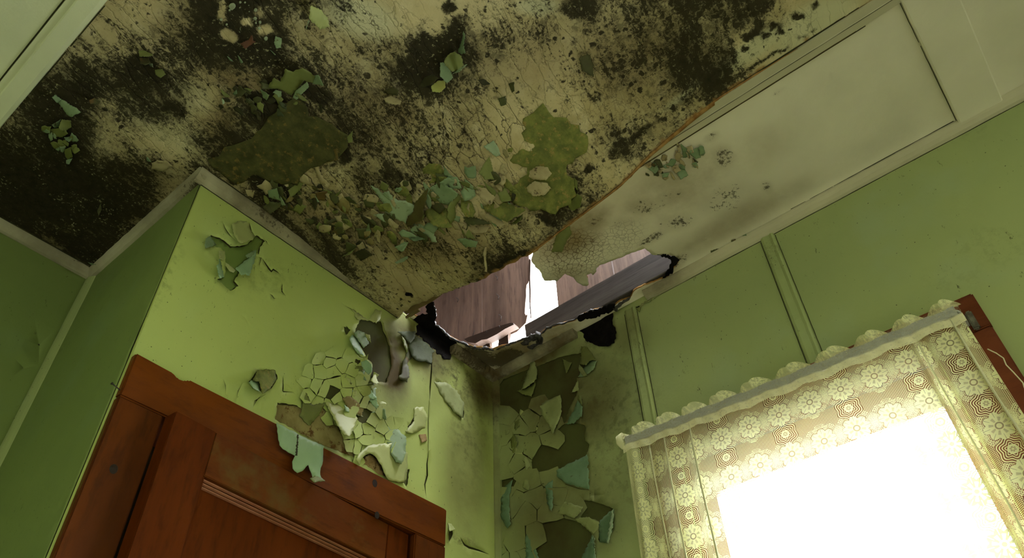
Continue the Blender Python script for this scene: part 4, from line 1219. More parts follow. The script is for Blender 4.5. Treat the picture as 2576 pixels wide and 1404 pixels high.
SD = [
    (rI([(460, 240), (490, 320), (530, 385), (560, 425), (615, 480)]), 2.2), (rI([(1040, 765), (1090, 850), (1140, 930), (1170, 965), (1200, 935), (1250, 965), (1295, 998)]), 5), (rI([(1325, 1140), (1330, 1220), (1325, 1260), (1350, 1290), (1385, 1328)]), 2.4), (rI([(1140, 1290), (1180, 1320), (1210, 1365), (1240, 1360)]), 2),
    (rI([(960, 740), (1030, 760), (1000, 860), (1010, 885)]), 1.5), (rI([(850, 240), (860, 300), (880, 380), (940, 440)]), 2.6), (rI([(1060, 480), (1100, 520), (1130, 555)]), 2),
    (rJ([(0, 800), (40, 890), (90, 955)]), 3.2), (rJ([(90, 1010), (160, 1045), (240, 1060)]), 1.6), (rJ([(170, 960), (240, 1010), (250, 1060), (320, 1120), (405, 1200)]), 3), (rJ([(585, 10), (592, 60), (588, 105)]), 2), (rJ([(250, 10), (290, 60), (345, 120)]), 1.8), (rJ([(1550, 1140), (1600, 1230), (1650, 1330), (1690, 1404)]), 3.2),
    (rK([(1040, 320), (1036, 400), (1030, 480), (1028, 560)]), 3.6), (rK([(1026, 560), (1020, 660), (1018, 760), (1022, 830)]), 1.8), (rK([(1022, 830), (1012, 900), (1014, 960), (1000, 1010), (1006, 1075)]), 4),
    (rK([(462, 310), (460, 360), (466, 420), (470, 465)]), 2.6), (rK([(470, 320), (490, 370), (520, 405)]), 2.6), (rK([(533, 330), (550, 365), (560, 380)]), 2.4), (rK([(390, 365), (410, 410), (440, 420)]), 2), (rK([(232, 425), (236, 470), (236, 510), (290, 512)]), 2.4), (rK([(370, 500), (350, 540), (345, 580)]), 2),
    (rK([(120, 525), (90, 560), (75, 590)]), 2), (rK([(120, 570), (115, 620)]), 1.4), (rK([(340, 395), (370, 400), (395, 435)]), 1.6), (rK([(480, 540), (510, 600), (540, 660), (580, 720)]), 3.4), (rK([(620, 280), (650, 320), (690, 330)]), 2), (rK([(630, 460), (640, 520), (620, 560)]), 2.4),
    (rK([(560, 480), (600, 530), (640, 560)]), 2), (rK([(700, 480), (690, 560), (720, 600)]), 2.2), (rK([(650, 540), (680, 590), (670, 640)]), 2), (rK([(700, 600), (720, 640), (740, 665)]), 2.6), (rK([(640, 690), (650, 740), (630, 790)]), 2.2), (rK([(690, 700), (680, 750), (660, 790)]), 3), (rK([(660, 630), (690, 650), (690, 700)]), 1.8),
    (rK([(740, 380), (760, 420)]), 1.4), (rK([(760, 660), (800, 690), (850, 700)]), 1.8), (rK([(560, 40), (600, 60), (640, 90)]), 1.2), (rK([(470, 470), (520, 480), (560, 470)]), 1.4), (rK([(400, 430), (420, 470), (450, 500)]), 1.6), (rK([(1195, 1300), (1215, 1335), (1240, 1350), (1290, 1365), (1345, 1385)]), 5),
    (rK([(30, 110), (42, 130)]), 1.4), (z5([(1320, 120), (1315, 150), (1325, 175)]), 2.2), (z5([(1040, 565), (1050, 600), (1052, 640)]), 1.6), (z5([(1130, 590), (1110, 625), (1102, 665)]), 1.6), (z5([(1240, 640), (1190, 670), (1182, 695)]), 1.6), (z5([(1520, 455), (1518, 520), (1525, 585)]), 2.4), (z5([(1580, 470), (1600, 510)]), 2), (z5([(1440, 530), (1470, 565), (1510, 590)]), 1.8), (z5([(1325, 550), (1318, 625), (1370, 632)]), 2),
]
CRZ = rK([(345, 470), (400, 380), (455, 305), (540, 320), (612, 350), (640, 440), (690, 480), (745, 600), (800, 670), (890, 730), (870, 790), (790, 800), (700, 800), (650, 850), (620, 780), (575, 740), (520, 650), (470, 560), (400, 570), (360, 510)])
HD.append(CRZ)
CAVD = rM([(330, 400), (420, 470), (560, 590), (720, 690), (850, 735), (842, 790), (800, 830), (790, 870), (768, 975), (720, 962), (690, 950), (640, 910), (560, 860), (545, 830), (470, 770), (380, 672), (320, 620), (268, 590), (265, 480)])
HD.append(CAVD)
door_out = [(XR, .0), (.43, .0), (.43, 2.07), (1.30, 2.07), (1.30, 0), (XW, 0), (XW, HC), (XR, HC)]
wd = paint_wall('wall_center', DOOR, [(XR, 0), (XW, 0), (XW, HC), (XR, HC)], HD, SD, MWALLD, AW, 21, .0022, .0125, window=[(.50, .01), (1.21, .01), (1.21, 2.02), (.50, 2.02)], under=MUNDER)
# window wall
HW = [
    rL([(272, 300), (300, 270), (470, 200), (600, 150), (680, 120), (800, 100), (880, 150), (850, 190), (800, 250), (768, 260), (775, 335), (750, 400), (720, 460), (690, 550), (666, 500), (664, 366), (600, 400), (525, 432), (450, 462), (440, 490), (370, 500), (340, 530), (300, 562), (282, 470)]),
    rL([(690, 552), (740, 540), (822, 562), (815, 610), (820, 660), (847, 685), (835, 740), (840, 965), (740, 935), (660, 900), (570, 900), (545, 945), (500, 890), (432, 884), (480, 825), (455, 745), (500, 700), (520, 690), (560, 672), (580, 610), (600, 590), (612, 612)]),
    rL([(285, 885), (410, 772), (425, 800), (420, 930), (380, 985), (330, 1045), (330, 1150), (340, 1195), (320, 1215), (280, 1160), (276, 1000)]),
    rL([(455, 1210), (490, 1152), (540, 1140), (600, 1136), (680, 1150), (750, 1162), (800, 1190), (862, 1252), (870, 1420), (860, 1470), (500, 1470), (470, 1310)]),
    rL([(670, 1032), (760, 1035), (860, 1042), (1000, 1092), (995, 1150), (962, 1312), (906, 1300), (910, 1172), (830, 1142), (800, 1160), (755, 1158), (800, 1082), (700, 1040)]),
    rL([(300, 562), (330, 580), (330, 610), (300, 622)]),
    rN([(1450, 200), (1530, 180), (1520, 250), (1480, 240)]),
    rL([(560, 945), (610, 905), (615, 1000), (600, 1110), (575, 1060)]),
]
SW = [
    (rL([(525, 432), (555, 470), (590, 495), (660, 494)]), 2.2), (rL([(500, 575), (540, 578), (585, 570)]), 2), (rL([(405, 505), (400, 560), (440, 590), (400, 650), (380, 690)]), 2), (rL([(560, 950), (545, 1040), (500, 1110), (440, 1190)]), 2.2), (rL([(390, 1030), (430, 1020), (470, 1000)]), 1.2), (rL([(290, 1220), (380, 1170), (470, 1150)]), 1.6), (rL([(400, 690), (410, 750), (395, 770)]), 1.6), (rL([(300, 1390), (330, 1340), (380, 1290)]), 2.2), (rL([(330, 1345), (360, 1380), (380, 1404)]), 2),
    (rL([(520, 1110), (440, 1230), (430, 1290)]), 1.2), (rL([(880, 990), (878, 1040)]), 1.4), (rL([(640, 905), (690, 935), (780, 965), (845, 975)]), 1.6), (rL([(850, 985), (845, 1030)]), 1.4), (rL([(860, 1010), (930, 1005)]), .9), (rL([(280, 625), (330, 625), (350, 700)]), 1.6), (rL([(450, 560), (470, 610), (420, 680)]), 1.6), (rL([(140, 570), (180, 600), (210, 610)]), 1.4), (rL([(160, 820), (200, 870)]), 1.2), (rL([(300, 560), (300, 620)]), 2), (rL([(800, 1040), (870, 1060), (940, 1075)]), 1.4),
]
CRZ1 = rL([(280, 620), (310, 560), (380, 505), (450, 470), (530, 430), (600, 480), (620, 600), (560, 670), (500, 700), (455, 745), (480, 820), (420, 880), (400, 780), (285, 880)])
CRZ2 = rL([(290, 1215), (335, 1190), (335, 1040), (430, 930), (500, 895), (560, 950), (570, 1060), (660, 1035), (790, 1075), (740, 1150), (600, 1135), (490, 1150), (455, 1215), (480, 1420), (290, 1420)])
HW += [CRZ1, CRZ2]
CAVW = rN([(560, 420), (600, 330), (700, 290), (900, 230), (1120, 240), (1142, 330), (1125, 400), (1130, 465), (1172, 500), (1172, 620), (1140, 710), (1082, 762), (980, 782), (860, 750), (740, 700), (700, 650), (702, 592), (620, 540), (568, 520)])
HW.append(CAVW)
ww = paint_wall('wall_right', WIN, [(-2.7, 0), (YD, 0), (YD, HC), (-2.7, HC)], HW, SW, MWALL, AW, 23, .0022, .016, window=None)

# ------------------------------------------------------------------ flakes on the walls
MDKMINT = mat_flat('dark_mint_wall_flake', (.17, .27, .16), (.12, .20, .11), 14, .6, .2, .25, (.08, .09, .04), 60, .6, .7)  # darker mint for flakes on the window wall
MDKWALL = mat_flat('dark_green_wall_flake', (.31, .35, .15), (.23, .26, .10), 12, .6, .2, .25, (.10, .10, .04), 70, .62, .70)  # darker mottled green for the window wall and one door-wall flake


def flaps(surf, parent, L):
    for q in L:
        pts, m_, lf, dr = q[:4]
        kw = q[4] if len(q) > 4 else {}
        if surf is WIN:
            lf *= .55
            m_ = {MMINT: MDKMINT, MWFL: MDKWALL}.get(m_, m_)
        flap(surf, pts, m_, lf, dr, parent=parent, base=kw.pop('base', .004), **kw)


flaps(DOOR, wd, [
    (rI([(380, 872), (410, 840), (420, 768), (450, 850), (487, 1040), (430, 1058), (395, 950)]), MMINT, .035, (-1, .2)),
    (rI([(662, 912), (820, 782), (915, 720), (972, 630), (940, 780), (862, 1020), (800, 985), (745, 1012)]), MMINT, .035, (-.3, 1)),
    (rI([(808, 715), (860, 680), (965, 632), (930, 725), (830, 760)]), MMINTD, .02, (-1, 0)),
    (rI([(205, 560), (225, 470), (285, 432), (330, 500), (372, 565), (215, 615)]), MMINTD, .035, (-1, .2)),
    (rI([(600, 262), (700, 210), (850, 225), (865, 320), (900, 400), (945, 445), (915, 480), (735, 553), (690, 500), (640, 420)]), MWFL, .040, (-.35, 1)),
    (rI([(512, 820), (560, 855), (660, 930), (625, 972), (560, 942), (515, 870)]), MWFL, .02, (-1, 0)),
    (rI([(415, 645), (502, 650), (492, 790), (420, 765)]), MWFL, .018, (-1, 0)),
    (rJ([(190, 445), (240, 400), (312, 470), (345, 560), (422, 732), (330, 705), (262, 620), (200, 520)]), MMINT, .022, (-1, .3)),
    (rJ([(262, 370), (330, 320), (430, 372), (500, 540), (410, 607), (320, 482)]), MMINTD, .010, (-1, 0)),
    (rJ([(430, 375), (517, 405), (530, 530), (470, 470)]), MWFL, .03, (0, 1)),
    (rJ([(380, 840), (470, 808), (542, 880), (547, 980), (490, 1042), (430, 955)]), MMINT, .022, (1, 0)),
    (rJ([(560, 1070), (575, 1010), (612, 1010), (622, 1100), (652, 1175), (600, 1187), (520, 1132)]), MWFL, .028, (0, 1)),
    (rJ([(420, 765), (490, 710), (472, 800), (430, 808)]), MWFL, .022, (1, -1)),
    (rJ([(430, 1280), (480, 1220), (560, 1330), (625, 1410), (560, 1440), (440, 1380)]), MMINT, .018, (1, .4)),
    (rJ([(955, 350), (1100, 345), (1250, 345), (1240, 420), (1200, 500), (1150, 540), (1100, 480), (1030, 405)]), MDUSTY, .012, (-1, .4)),
    (rJ([(1140, 545), (1190, 500), (1240, 405), (1400, 520), (1545, 655), (1520, 700), (1502, 870), (1400, 822), (1290, 832), (1212, 765), (1155, 662)]), MDUSTY, .009, (-.6, 1)),
    (rJ([(1130, 590), (1165, 640), (1190, 760), (1110, 860), (1150, 960), (1140, 1080), (1110, 1165), (1000, 1110), (975, 1080), (1030, 1000), (1040, 850), (1100, 720)]), MOLD, .012, (-1, .4)),
    (rJ([(1030, 420), (1090, 500), (1130, 600), (1110, 700), (1060, 560)]), MOLV, .02, (-1, 0)),
    (rK([(55, 455), (70, 445), (110, 450), (112, 505), (85, 490)]), MMINT, .03, (-1, 1)),
    (rK([(100, 395), (150, 385), (195, 390), (206, 435), (175, 485), (128, 518), (112, 450), (75, 448)]), MMOT, .022, (-1, .6)),
    (rK([(470, 562), (540, 575), (600, 610), (642, 650), (625, 700), (600, 745), (575, 742), (530, 680)]), MWFL, .045, (-.8, 1)),
    (rK([(340, 600), (365, 510), (395, 575), (470, 565), (430, 640), (380, 690), (330, 640)]), MOLV, .012, (0, -1)),
    (rK([(635, 872), (660, 830), (700, 795), (760, 790), (835, 785), (870, 820), (912, 835), (915, 900), (895, 1000), (850, 992), (800, 975), (778, 915), (750, 868), (710, 838), (665, 862), (650, 905)]), MWFL, .022, (-1, .1), dict(p=1.2)),
    (rK([(788, 700), (840, 692), (905, 752), (902, 850), (880, 900), (850, 885), (820, 830), (800, 770)]), MMINTD, .020, (.3, 1)),
    (rK([(570, 575), (600, 600), (615, 622), (580, 612)]), MMINT, .02, (-1, 0)),
    (rK([(560, 540), (600, 530), (680, 590), (660, 640), (600, 610)]), MTAN, .010, (-1, 0)),
    (rK([(662, 345), (690, 335), (718, 365), (718, 400), (700, 412), (670, 380)]), MMINT, .018, (1, 0)),
    (rK([(682, 490), (700, 478), (740, 530), (758, 585), (745, 600), (710, 560)]), MMINT, .018, (1, 0)),
    (rK([(762, 595), (790, 600), (800, 660), (775, 650)]), MMINTD, .014, (1, 0)),
    (rK([(700, 120), (740, 60), (775, 70), (765, 110), (745, 135), (690, 118), (640, 115), (615, 60)]), MWFL, .014, (.3, 1)),
    (rK([(948, 590), (1000, 590), (1020, 640), (1010, 700), (930, 735), (900, 720), (945, 670)]), MWFL, .005, (-1, .3)),
    (rK([(1055, 450), (1130, 460), (1180, 500), (1218, 570), (1210, 650), (1165, 615), (1110, 545)]), MDKWALL, .006, (0, 1)),
    (rK([(975, 738), (1012, 735), (1018, 770), (990, 782)]), MBRK, .004, (0, 1)),
    (rK([(1130, 1215), (1150, 1220), (1170, 1250), (1140, 1260)]), MWFL, .01, (0, 1)),
])
# the big torn tongue of paint hanging over the door casing, shown with its mint back
flap(DOOR, rK([(205, 675), (260, 702), (322, 735), (390, 768), (460, 800), (457, 860), (452, 900), (440, 938), (445, 968), (466, 988), (425, 992), (400, 975), (395, 948), (386, 925), (375, 900), (345, 935), (318, 945), (290, 920), (292, 885), (305, 852), (270, 832), (240, 815), (222, 795), (214, 750)]), MMINT, .010, (-.3, 1), parent=wd, base=.030, p=1.0, label='large torn mint tongue of paint hanging over the door casing', jag=.8)
flap(DOOR, rK([(386, 975), (412, 962), (448, 972), (468, 988), (430, 992), (410, 998)]), MOLV, .012, (0, 1), parent=wd, base=.042)
flap(DOOR, rK([(318, 738), (324, 742), (318, 850), (308, 850)]), MDRK, .001, (0, 1), parent=wd, base=.0395, p=1, wob=0)
# stained paper under the hole above the casing
flap(DOOR, rK([(195, 575), (300, 585), (400, 600), (470, 575), (560, 740), (640, 800), (640, 868), (470, 803), (330, 733), (190, 655)]), MTAN, .0004, (0, 1), parent=wd, base=.0012, wob=0, name='stained_paper')
flap(DOOR, rK([(655, 880), (710, 842), (752, 875), (790, 962), (795, 975), (700, 925)]), MBRK, .0006, (0, 1), parent=wd, base=.0015, wob=.0003, name='exposed_plaster', label='exposed crumbly tan plaster')
flap(DOOR, rI([(300, 450), (380, 470), (470, 510), (575, 605), (790, 585), (960, 440), (1065, 515), (1000, 600), (985, 700), (860, 770), (670, 915), (695, 985), (625, 1110), (680, 1180), (560, 1240), (385, 1080), (480, 1042), (440, 620), (225, 600)]), MUGREEN, .0003, (0, 1), parent=wd, base=.0012, wob=0, name='old_green_coat')

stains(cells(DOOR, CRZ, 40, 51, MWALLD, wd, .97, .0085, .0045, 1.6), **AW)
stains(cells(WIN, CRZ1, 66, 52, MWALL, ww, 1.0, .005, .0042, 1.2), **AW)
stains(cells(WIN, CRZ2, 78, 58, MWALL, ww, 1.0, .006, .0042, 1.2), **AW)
flaps(WIN, ww, [
    (rL([(632, 848), (700, 810), (836, 742), (838, 860), (843, 970), (760, 945), (700, 930), (640, 890)]), MMINT, .012, (-1, .6)),
    (rL([(690, 552), (745, 462), (768, 400), (797, 440), (792, 500), (745, 545), (715, 548)]), MMINT, .022, (1, 0)),
    (rL([(770, 395), (775, 365), (790, 370), (797, 430)]), MWFL, .03, (1, 0)),
    (rL([(523, 430), (590, 390), (657, 364), (668, 430), (662, 492), (612, 612), (597, 590), (578, 545), (540, 490)]), MWFL, .020, (0, 1)),
    (rL([(425, 765), (440, 758), (482, 842), (462, 820), (440, 845)]), MWFL, .02, None),
    (rL([(425, 890), (450, 895), (462, 950), (455, 975), (420, 955)]), MWFL, .022, (0, 1)),
    (rL([(565, 945), (608, 905), (612, 1000), (604, 1112), (575, 1062)]), MMINT, .026, (0, 1)),
    (rL([(640, 1040), (700, 1050), (802, 1078), (790, 1110), (742, 1150), (700, 1135), (640, 1120)]), MWFL, .022, (1, .6)),
    (rL([(907, 1172), (950, 1130), (997, 1092), (992, 1200), (962, 1312), (907, 1302)]), MMINT, .030, (1, 0)),
    (rL([(985, 1110), (997, 1095), (990, 1210), (963, 1312), (955, 1305), (972, 1200)]), MPALE, .012, (1, 0), dict(base=.034)),
    (rL([(435, 1262), (452, 1220), (490, 1300), (528, 1430), (440, 1430)]), MMINT, .022, (-1, .5)),
    (rL([(780, 1430), (830, 1330), (862, 1258), (872, 1330), (877, 1430)]), MMINT, .024, (1, 0)),
    (rL([(862, 1262), (872, 1262), (884, 1430), (872, 1430)]), MPALE, .03, (1, 0)),
    (rL([(276, 1005), (310, 940), (350, 905), (335, 1000), (332, 1120), (342, 1192), (320, 1214), (282, 1155)]), MMINT, .024, (1, .4)),
    (rL([(318, 1100), (330, 1090), (340, 1190), (330, 1180)]), MPALE, .03, (1, 0)),
    (rL([(470, 160), (492, 150), (510, 200), (508, 262), (460, 305), (408, 330), (440, 240)]), MWFL, .028, (.4, 1)),
    (rL([(380, 338), (440, 325), (500, 278), (495, 320), (475, 375), (420, 360)]), MOLV, .014, (0, 1)),
    (rL([(670, 132), (700, 150), (732, 158), (697, 226), (685, 185)]), MOLV, .018, (0, 1)),
    (rL([(790, 55), (830, 60), (890, 145), (850, 142), (820, 175), (780, 165), (790, 110)]), MOLV, .034, (.3, 1)),
    (rL([(820, 170), (850, 140), (893, 146), (870, 200), (800, 252), (770, 250), (790, 215)]), MMINTD, .020, (1, .4)),
    (rL([(780, 170), (800, 190), (830, 240), (805, 248), (775, 205)]), MWFL, .024, (1, 0)),
    (rL([(730, 350), (752, 300), (770, 268), (775, 335)]), MWFL, .020, (-1, 0)),
    (rL([(330, 582), (350, 590), (382, 660), (362, 745), (345, 700)]), MOLV, .020, (1, 0)),
    (rL([(305, 570), (335, 560), (330, 605), (310, 620)]), MWFL, .016, (0, 1)),
    (rL([(750, 1160), (780, 1148), (840, 1145), (905, 1180), (900, 1215), (870, 1255), (820, 1210)]), MWFL, .016, (0, -1)),
    (rL([(365, 505), (402, 500), (398, 560), (370, 590)]), MOLV, .012, (0, 1)),
    (rN([(1520, 165), (1560, 130), (1700, 60), (1800, 5), (1830, 0), (1720, 75), (1600, 130), (1530, 185)]), MWFL, .02, (-1, 1)),
    (rN([(1455, 205), (1530, 190), (1515, 262), (1480, 240)]), MOLV, .012, (0, 1)),
])
# charred, rotted-out timber where the roof water came in
rgc = random.Random(5)
ch1 = flap(DOOR, CAVD, MCHAR, .004, (0, 1), parent=wd, base=.001, wob=.004, name='charred_patch', jag=1.6, sp=4, label='blackened rotten hole in the top of the wall')
ch2 = flap(WIN, CAVW, MCHAR, .004, (0, 1), parent=ww, base=.001, wob=.005, name='charred_patch', jag=1.6, sp=4, label='blackened rotten hole in the top of the wall')

scraps(DOOR, rJ([(250, 750), (600, 950), (700, 1250), (800, 1800), (300, 1700), (100, 1100)]), 34, 6, 15, [MWFL, MWFL, MMINTD, MOLV], wd, 81, .016)
scraps(WIN, rL([(290, 560), (500, 440), (660, 420), (620, 640), (480, 850), (300, 850)]), 12, 8, 20, [MWFL, MOLV], ww, 82, .010)
# openings: the window wall is cut for its window and the added one (boolean on both layers)
def boolcut(objs, x0, x1, y0, y1, z0, z1):
    bm = bmesh.new()
    bmesh.ops.create_cube(bm, size=1)
    for v in bm.verts:
        v.co = Vector((x0 + (v.co.x + .5) * (x1 - x0), y0 + (v.co.y + .5) * (y1 - y0), z0 + (v.co.z + .5) * (z1 - z0)))
    for o in objs:
        me = o.data
        b = bmesh.new(); b.from_mesh(me)
        for co, no in (((0, y0, 0), (0, 1, 0)), ((0, y1, 0), (0, 1, 0)), ((0, 0, z0), (0, 0, 1)), ((0, 0, z1), (0, 0, 1))) if x1 - x0 < 1 else (((x0, 0, 0), (1, 0, 0)), ((x1, 0, 0), (1, 0, 0)), ((0, 0, z0), (0, 0, 1)), ((0, 0, z1), (0, 0, 1))):
            bmesh.ops.bisect_plane(b, geom=b.verts[:] + b.edges[:] + b.faces[:], plane_co=co, plane_no=no)
        kill = []
        for fc in b.faces:
            c = fc.calc_center_median()
            if x0 < c.x < x1 and y0 < c.y < y1 and z0 < c.z < z1: kill.append(fc)
        bmesh.ops.delete(b, geom=kill, context='FACES')
        b.to_mesh(me); b.free()
    bm.free()


OPN = dict(y0=.09, y1=.70, z0=.95, z1=EYE + .975)
und = [c for c in ww.children if c.name.startswith('bare_wall')]
boolcut([ww] + und, XW - .1, XW + .1, OPN['y0'], OPN['y1'], OPN['z0'], OPN['z1'])
boolcut([ww] + und, XW - .1, XW + .1, W2['y0'], W2['y1'], W2['z0'], W2['z1'])

# ------------------------------------------------------------------ remaining walls and floor
def f_rst(px, uv): return blobs(px, [(500, 470, 40, 30, 0, .4)], 2.)


AR = dict(stain=f_rst, grime=f_wgr)
MWR = mat_wall('shaded_alcove_green', (.22, .285, .088), .6)  # same wall green, with the alcove's shade put into the colour
slR = [RET.uv(slit(z5([(735, 175), (700, 240), (665, 330)]), 3.5)), RET.uv(slit(z5([(650, 350), (620, 430), (590, 500)]), 3.8))]
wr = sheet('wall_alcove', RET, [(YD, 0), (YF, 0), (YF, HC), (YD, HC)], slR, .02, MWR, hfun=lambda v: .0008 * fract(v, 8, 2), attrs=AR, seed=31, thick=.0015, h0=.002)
wr['kind'] = 'structure'
sheet('bare_wall_surface', RET, [(YD, 0), (YF, 0), (YF, HC), (YD, HC)], [], .1, MDRK, parent=wr, seed=2)
slF = [FAR.uv(slit(z5([(175, 402), (182, 406), (186, 408)]), 5)), FAR.uv(slit(z5([(105, 510), (110, 518)]), 3)), FAR.uv(slit(z5([(247, 478), (253, 482)]), 3))]
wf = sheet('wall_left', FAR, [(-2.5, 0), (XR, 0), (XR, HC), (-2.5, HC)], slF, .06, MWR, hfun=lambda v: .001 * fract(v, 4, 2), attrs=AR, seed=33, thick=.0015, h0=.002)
wf['kind'] = 'structure'
sheet('bare_wall_surface', FAR, [(-2.5, 0), (XR, 0), (XR, HC), (-2.5, HC)], [], .3, MDRK, parent=wf, seed=2)
MPL = mat_flat('pale_unseen_plaster', (.36, .36, .27), (.32, .32, .24), 4)
o = box('wall_side', -2.1, -2.0, -2.7, YF + .1, 0, HC, MPL); o['kind'] = 'structure'
o = box('wall_behind', -2.6, XW + .1, -2.8, -2.7, 0, HC, MPL); o['kind'] = 'structure'
o = box('floor', -2.6, XW + .12, -2.8, YF + .1, -.05, 0, MFLOOR); o['kind'] = 'structure'
# the thickness of the window wall outside
ow = empty('wall_outside', (XW + .08, 0, 0)); ow['kind'] = 'structure'
MOUT = mat_flat('outer_sheathing', (.2, .17, .14), (.15, .12, .1), 8)
for a in ((-2.8, W2['y0'], 0, HC), (W2['y1'], OPN['y0'], 0, HC), (OPN['y1'], YD + .6, 0, HC), (W2['y0'], W2['y1'], 0, W2['z0']), (W2['y0'], W2['y1'], W2['z1'], HC), (OPN['y0'], OPN['y1'], 0, OPN['z0']), (OPN['y0'], OPN['y1'], OPN['z1'], HC)):
    box('wall_section', XW + .004, XW + .11, a[0], a[1], a[2], a[3] - .002, MOUT, ow)
o = box('wall_closet', XR + .006, XW + .1, YD + .55, YD + .6, 0, HC, MDRK); o['kind'] = 'structure'

# ------------------------------------------------------------------ door
door = empty('door_1', (.86, YD, 0)); door['kind'] = 'structure'
yc = YD - .02


def board(name, poly, y0, y1, mat, parent, bev=.003):
    bm = bmesh.new()
    f0 = bm.faces.new([bm.verts.new((x, y0, z)) for x, z in poly])
    r2 = bmesh.ops.extrude_face_region(bm, geom=[f0])
    bmesh.ops.translate(bm, verts=[v for v in r2['geom'] if isinstance(v, bmesh.types.BMVert)], vec=(0, y1 - y0, 0))
    bmesh.ops.recalc_face_normals(bm, faces=bm.faces)
    if bev: bmesh.ops.bevel(bm, geom=bm.edges[:], offset=bev, segments=2, affect='EDGES')
    me = bpy.data.meshes.new(name); bm.to_mesh(me); bm.free()
    return newobj(name, me, mat, parent)


zt, zb = EYE + .936, EYE + .836
board('head_casing', [(.428, zb), (1.304, zb), (1.304, zt - .004), (1.299, zt), (.545, zt), (.538, zt - .008), (.522, zt - .010), (.510, zt - .003), (.428, zt)], yc, YD - .001, MCAS, door, .003)
board('side_casing', [(.428, 0), (.520, 0), (.520, zb - .001), (.428, zb - .001)], yc, YD - .001, MCASV, door, .003)
board('side_casing', [(1.197, 0), (1.304, 0), (1.304, zb - .001), (1.197, zb - .001)], yc, YD - .001, MCASV, door, .003)
box('jamb', .500, .512, YD + .0, YD + .11, 0, zb + .01, MCASV, door); box('jamb', 1.205, 1.217, YD + .0, YD + .11, 0, zb + .01, MCASV, door); box('jamb', .500, 1.217, YD, YD + .11, zb + .010, zb + .022, MCASV, door)
# leaf: local frame, x along the leaf from the free edge to the hinge, y into the wall
A = Vector((.5245, 1.2377)); Bp = Vector((1.2104, 1.2918)); ang = math.atan2(Bp.y - A.y, Bp.x - A.x)
ML = Matrix.Translation((A.x, A.y, 0)) @ Matrix.Rotation(ang, 4, 'Z')
leafE = bpy.data.objects.new('leaf', bpy.data.meshes.new('leaf')); C.objects.link(leafE); leafE.parent = door; leafE.matrix_parent_inverse = Matrix.Translation(-door.location)
LW, zt2 = .668, EYE + .833


def lbox(name, x0, x1, z0, z1, y0, y1, mat, bev=.0015):
    o = box(name, x0, x1, y0, y1, z0, z1, mat, None, bev, ML)
    o.parent = leafE; o.matrix_parent_inverse = Matrix.Translation(-door.location) if False else Matrix.Identity(4)
    return o


lbox('stile', 0, .093, .02, zt2, 0, .034, MDOOR)
lbox('stile', .596, LW, .02, zt2, 0, .034, MDOOR)
lbox('top_rail', .0935, .5955, EYE + .738, zt2 - .0005, .0006, .034, MDOORH)
lbox('middle_rail', .0935, .5955, .85, 1.0, .0006, .034, MDOORH)
lbox('bottom_rail', .0935, .5955, .02, .24, .0006, .034, MDOORH)
lbox('panel', .085, .605, .23, EYE + .745, .016, .026, MDOOR, 0)
MMOUL = mat_wood('dusty_moulding_wood', (.36, .14, .07), (.28, .09, .04), (.10, .03, .015), (.2, 1, 1), 30, .4, .5, False, .2)
for k, (dz, dep) in enumerate(((0, .010), (.0065, .0135), (.013, .0155))):
    o = profile('panel_moulding', [(0, 0), (.002, -.0035), (.0045, -.0035), (.0062, 0)], (Vector((.0935, .0035 + dep * .7, EYE + .737 - dz)), Vector((1, 0, 0)), Vector((0, 0, -1)), Vector((0, 1, 0)), .502), MMOUL, None, 1)
    o.data.transform(ML); o.parent = leafE
for k, (zz0, zz1) in enumerate(((1.0, EYE + .74), )):
    for x0 in (.0935, .5895):
        o = box('panel_moulding', x0, x0 + .006, .006, .016, zz0, zz1, MDOOR, None, .001, ML); o.parent = leafE
# dowels / knots that really stand in the wood
for px, py, r0 in ((943, 1216, .0085), (949, 1296, .0075), (286, 1180, .008)):
    d = ray(px, py); q = d * (yc / d[1])
    bm = bmesh.new(); bmesh.ops.create_cone(bm, cap_ends=True, segments=20, radius1=r0, radius2=r0 * .9, depth=.001, matrix=Matrix.Translation((q[0], yc + .0003, q[2] + EYE)) @ Matrix.Rotation(math.pi / 2, 4, 'X') @ Matrix.Scale(1.25, 4, (0, 1, 0)))
    me = bpy.data.meshes.new('knot'); bm.to_mesh(me); bm.free()
    newobj('knot', me, mat_flat('dark_knot', (.006, .003, .002), (.02, .007, .003), 150, .4, .4) if 'dark_knot' not in bpy.data.materials else bpy.data.materials['dark_knot'], door)

# ------------------------------------------------------------------ window
win = empty('window_1', (XW, .38, .95)); win['kind'] = 'structure'
ct = EYE + 1.042
box('head_casing', XW - .022, XW - .0005, -.028, .80, OPN['z1'] - .02, ct, MWIN, win, .003)
box('side_casing', XW - .021, XW - .0005, -.027, .088, .85, OPN['z1'] - .021, MWIN, win, .003)
box('side_casing', XW - .021, XW - .0005, .702, .798, .85, OPN['z1'] - .021, MWIN, win, .003)
box('sill', XW - .05, XW + .10, -.05, .82, .92, .95, MWIN, win, .004)
box('jamb', XW, XW + .11, .088, .10, .95, OPN['z1'], MWIN, win); box('jamb', XW, XW + .11, .69, .702, .95, OPN['z1'], MWIN, win); box('jamb', XW, XW + .11, .10, .69, OPN['z1'] - .012, OPN['z1'], MWIN, win)
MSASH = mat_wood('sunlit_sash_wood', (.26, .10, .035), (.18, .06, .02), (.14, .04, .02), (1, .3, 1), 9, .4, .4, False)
sx0, sx1 = XW + .045, XW + .075
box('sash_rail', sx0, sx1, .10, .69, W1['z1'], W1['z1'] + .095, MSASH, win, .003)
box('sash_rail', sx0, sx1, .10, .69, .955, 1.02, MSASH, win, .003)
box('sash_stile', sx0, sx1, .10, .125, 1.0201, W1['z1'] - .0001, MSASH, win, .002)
box('sash_stile', sx0, sx1, .655, .69, 1.0201, W1['z1'] - .0001, MSASH, win, .002)
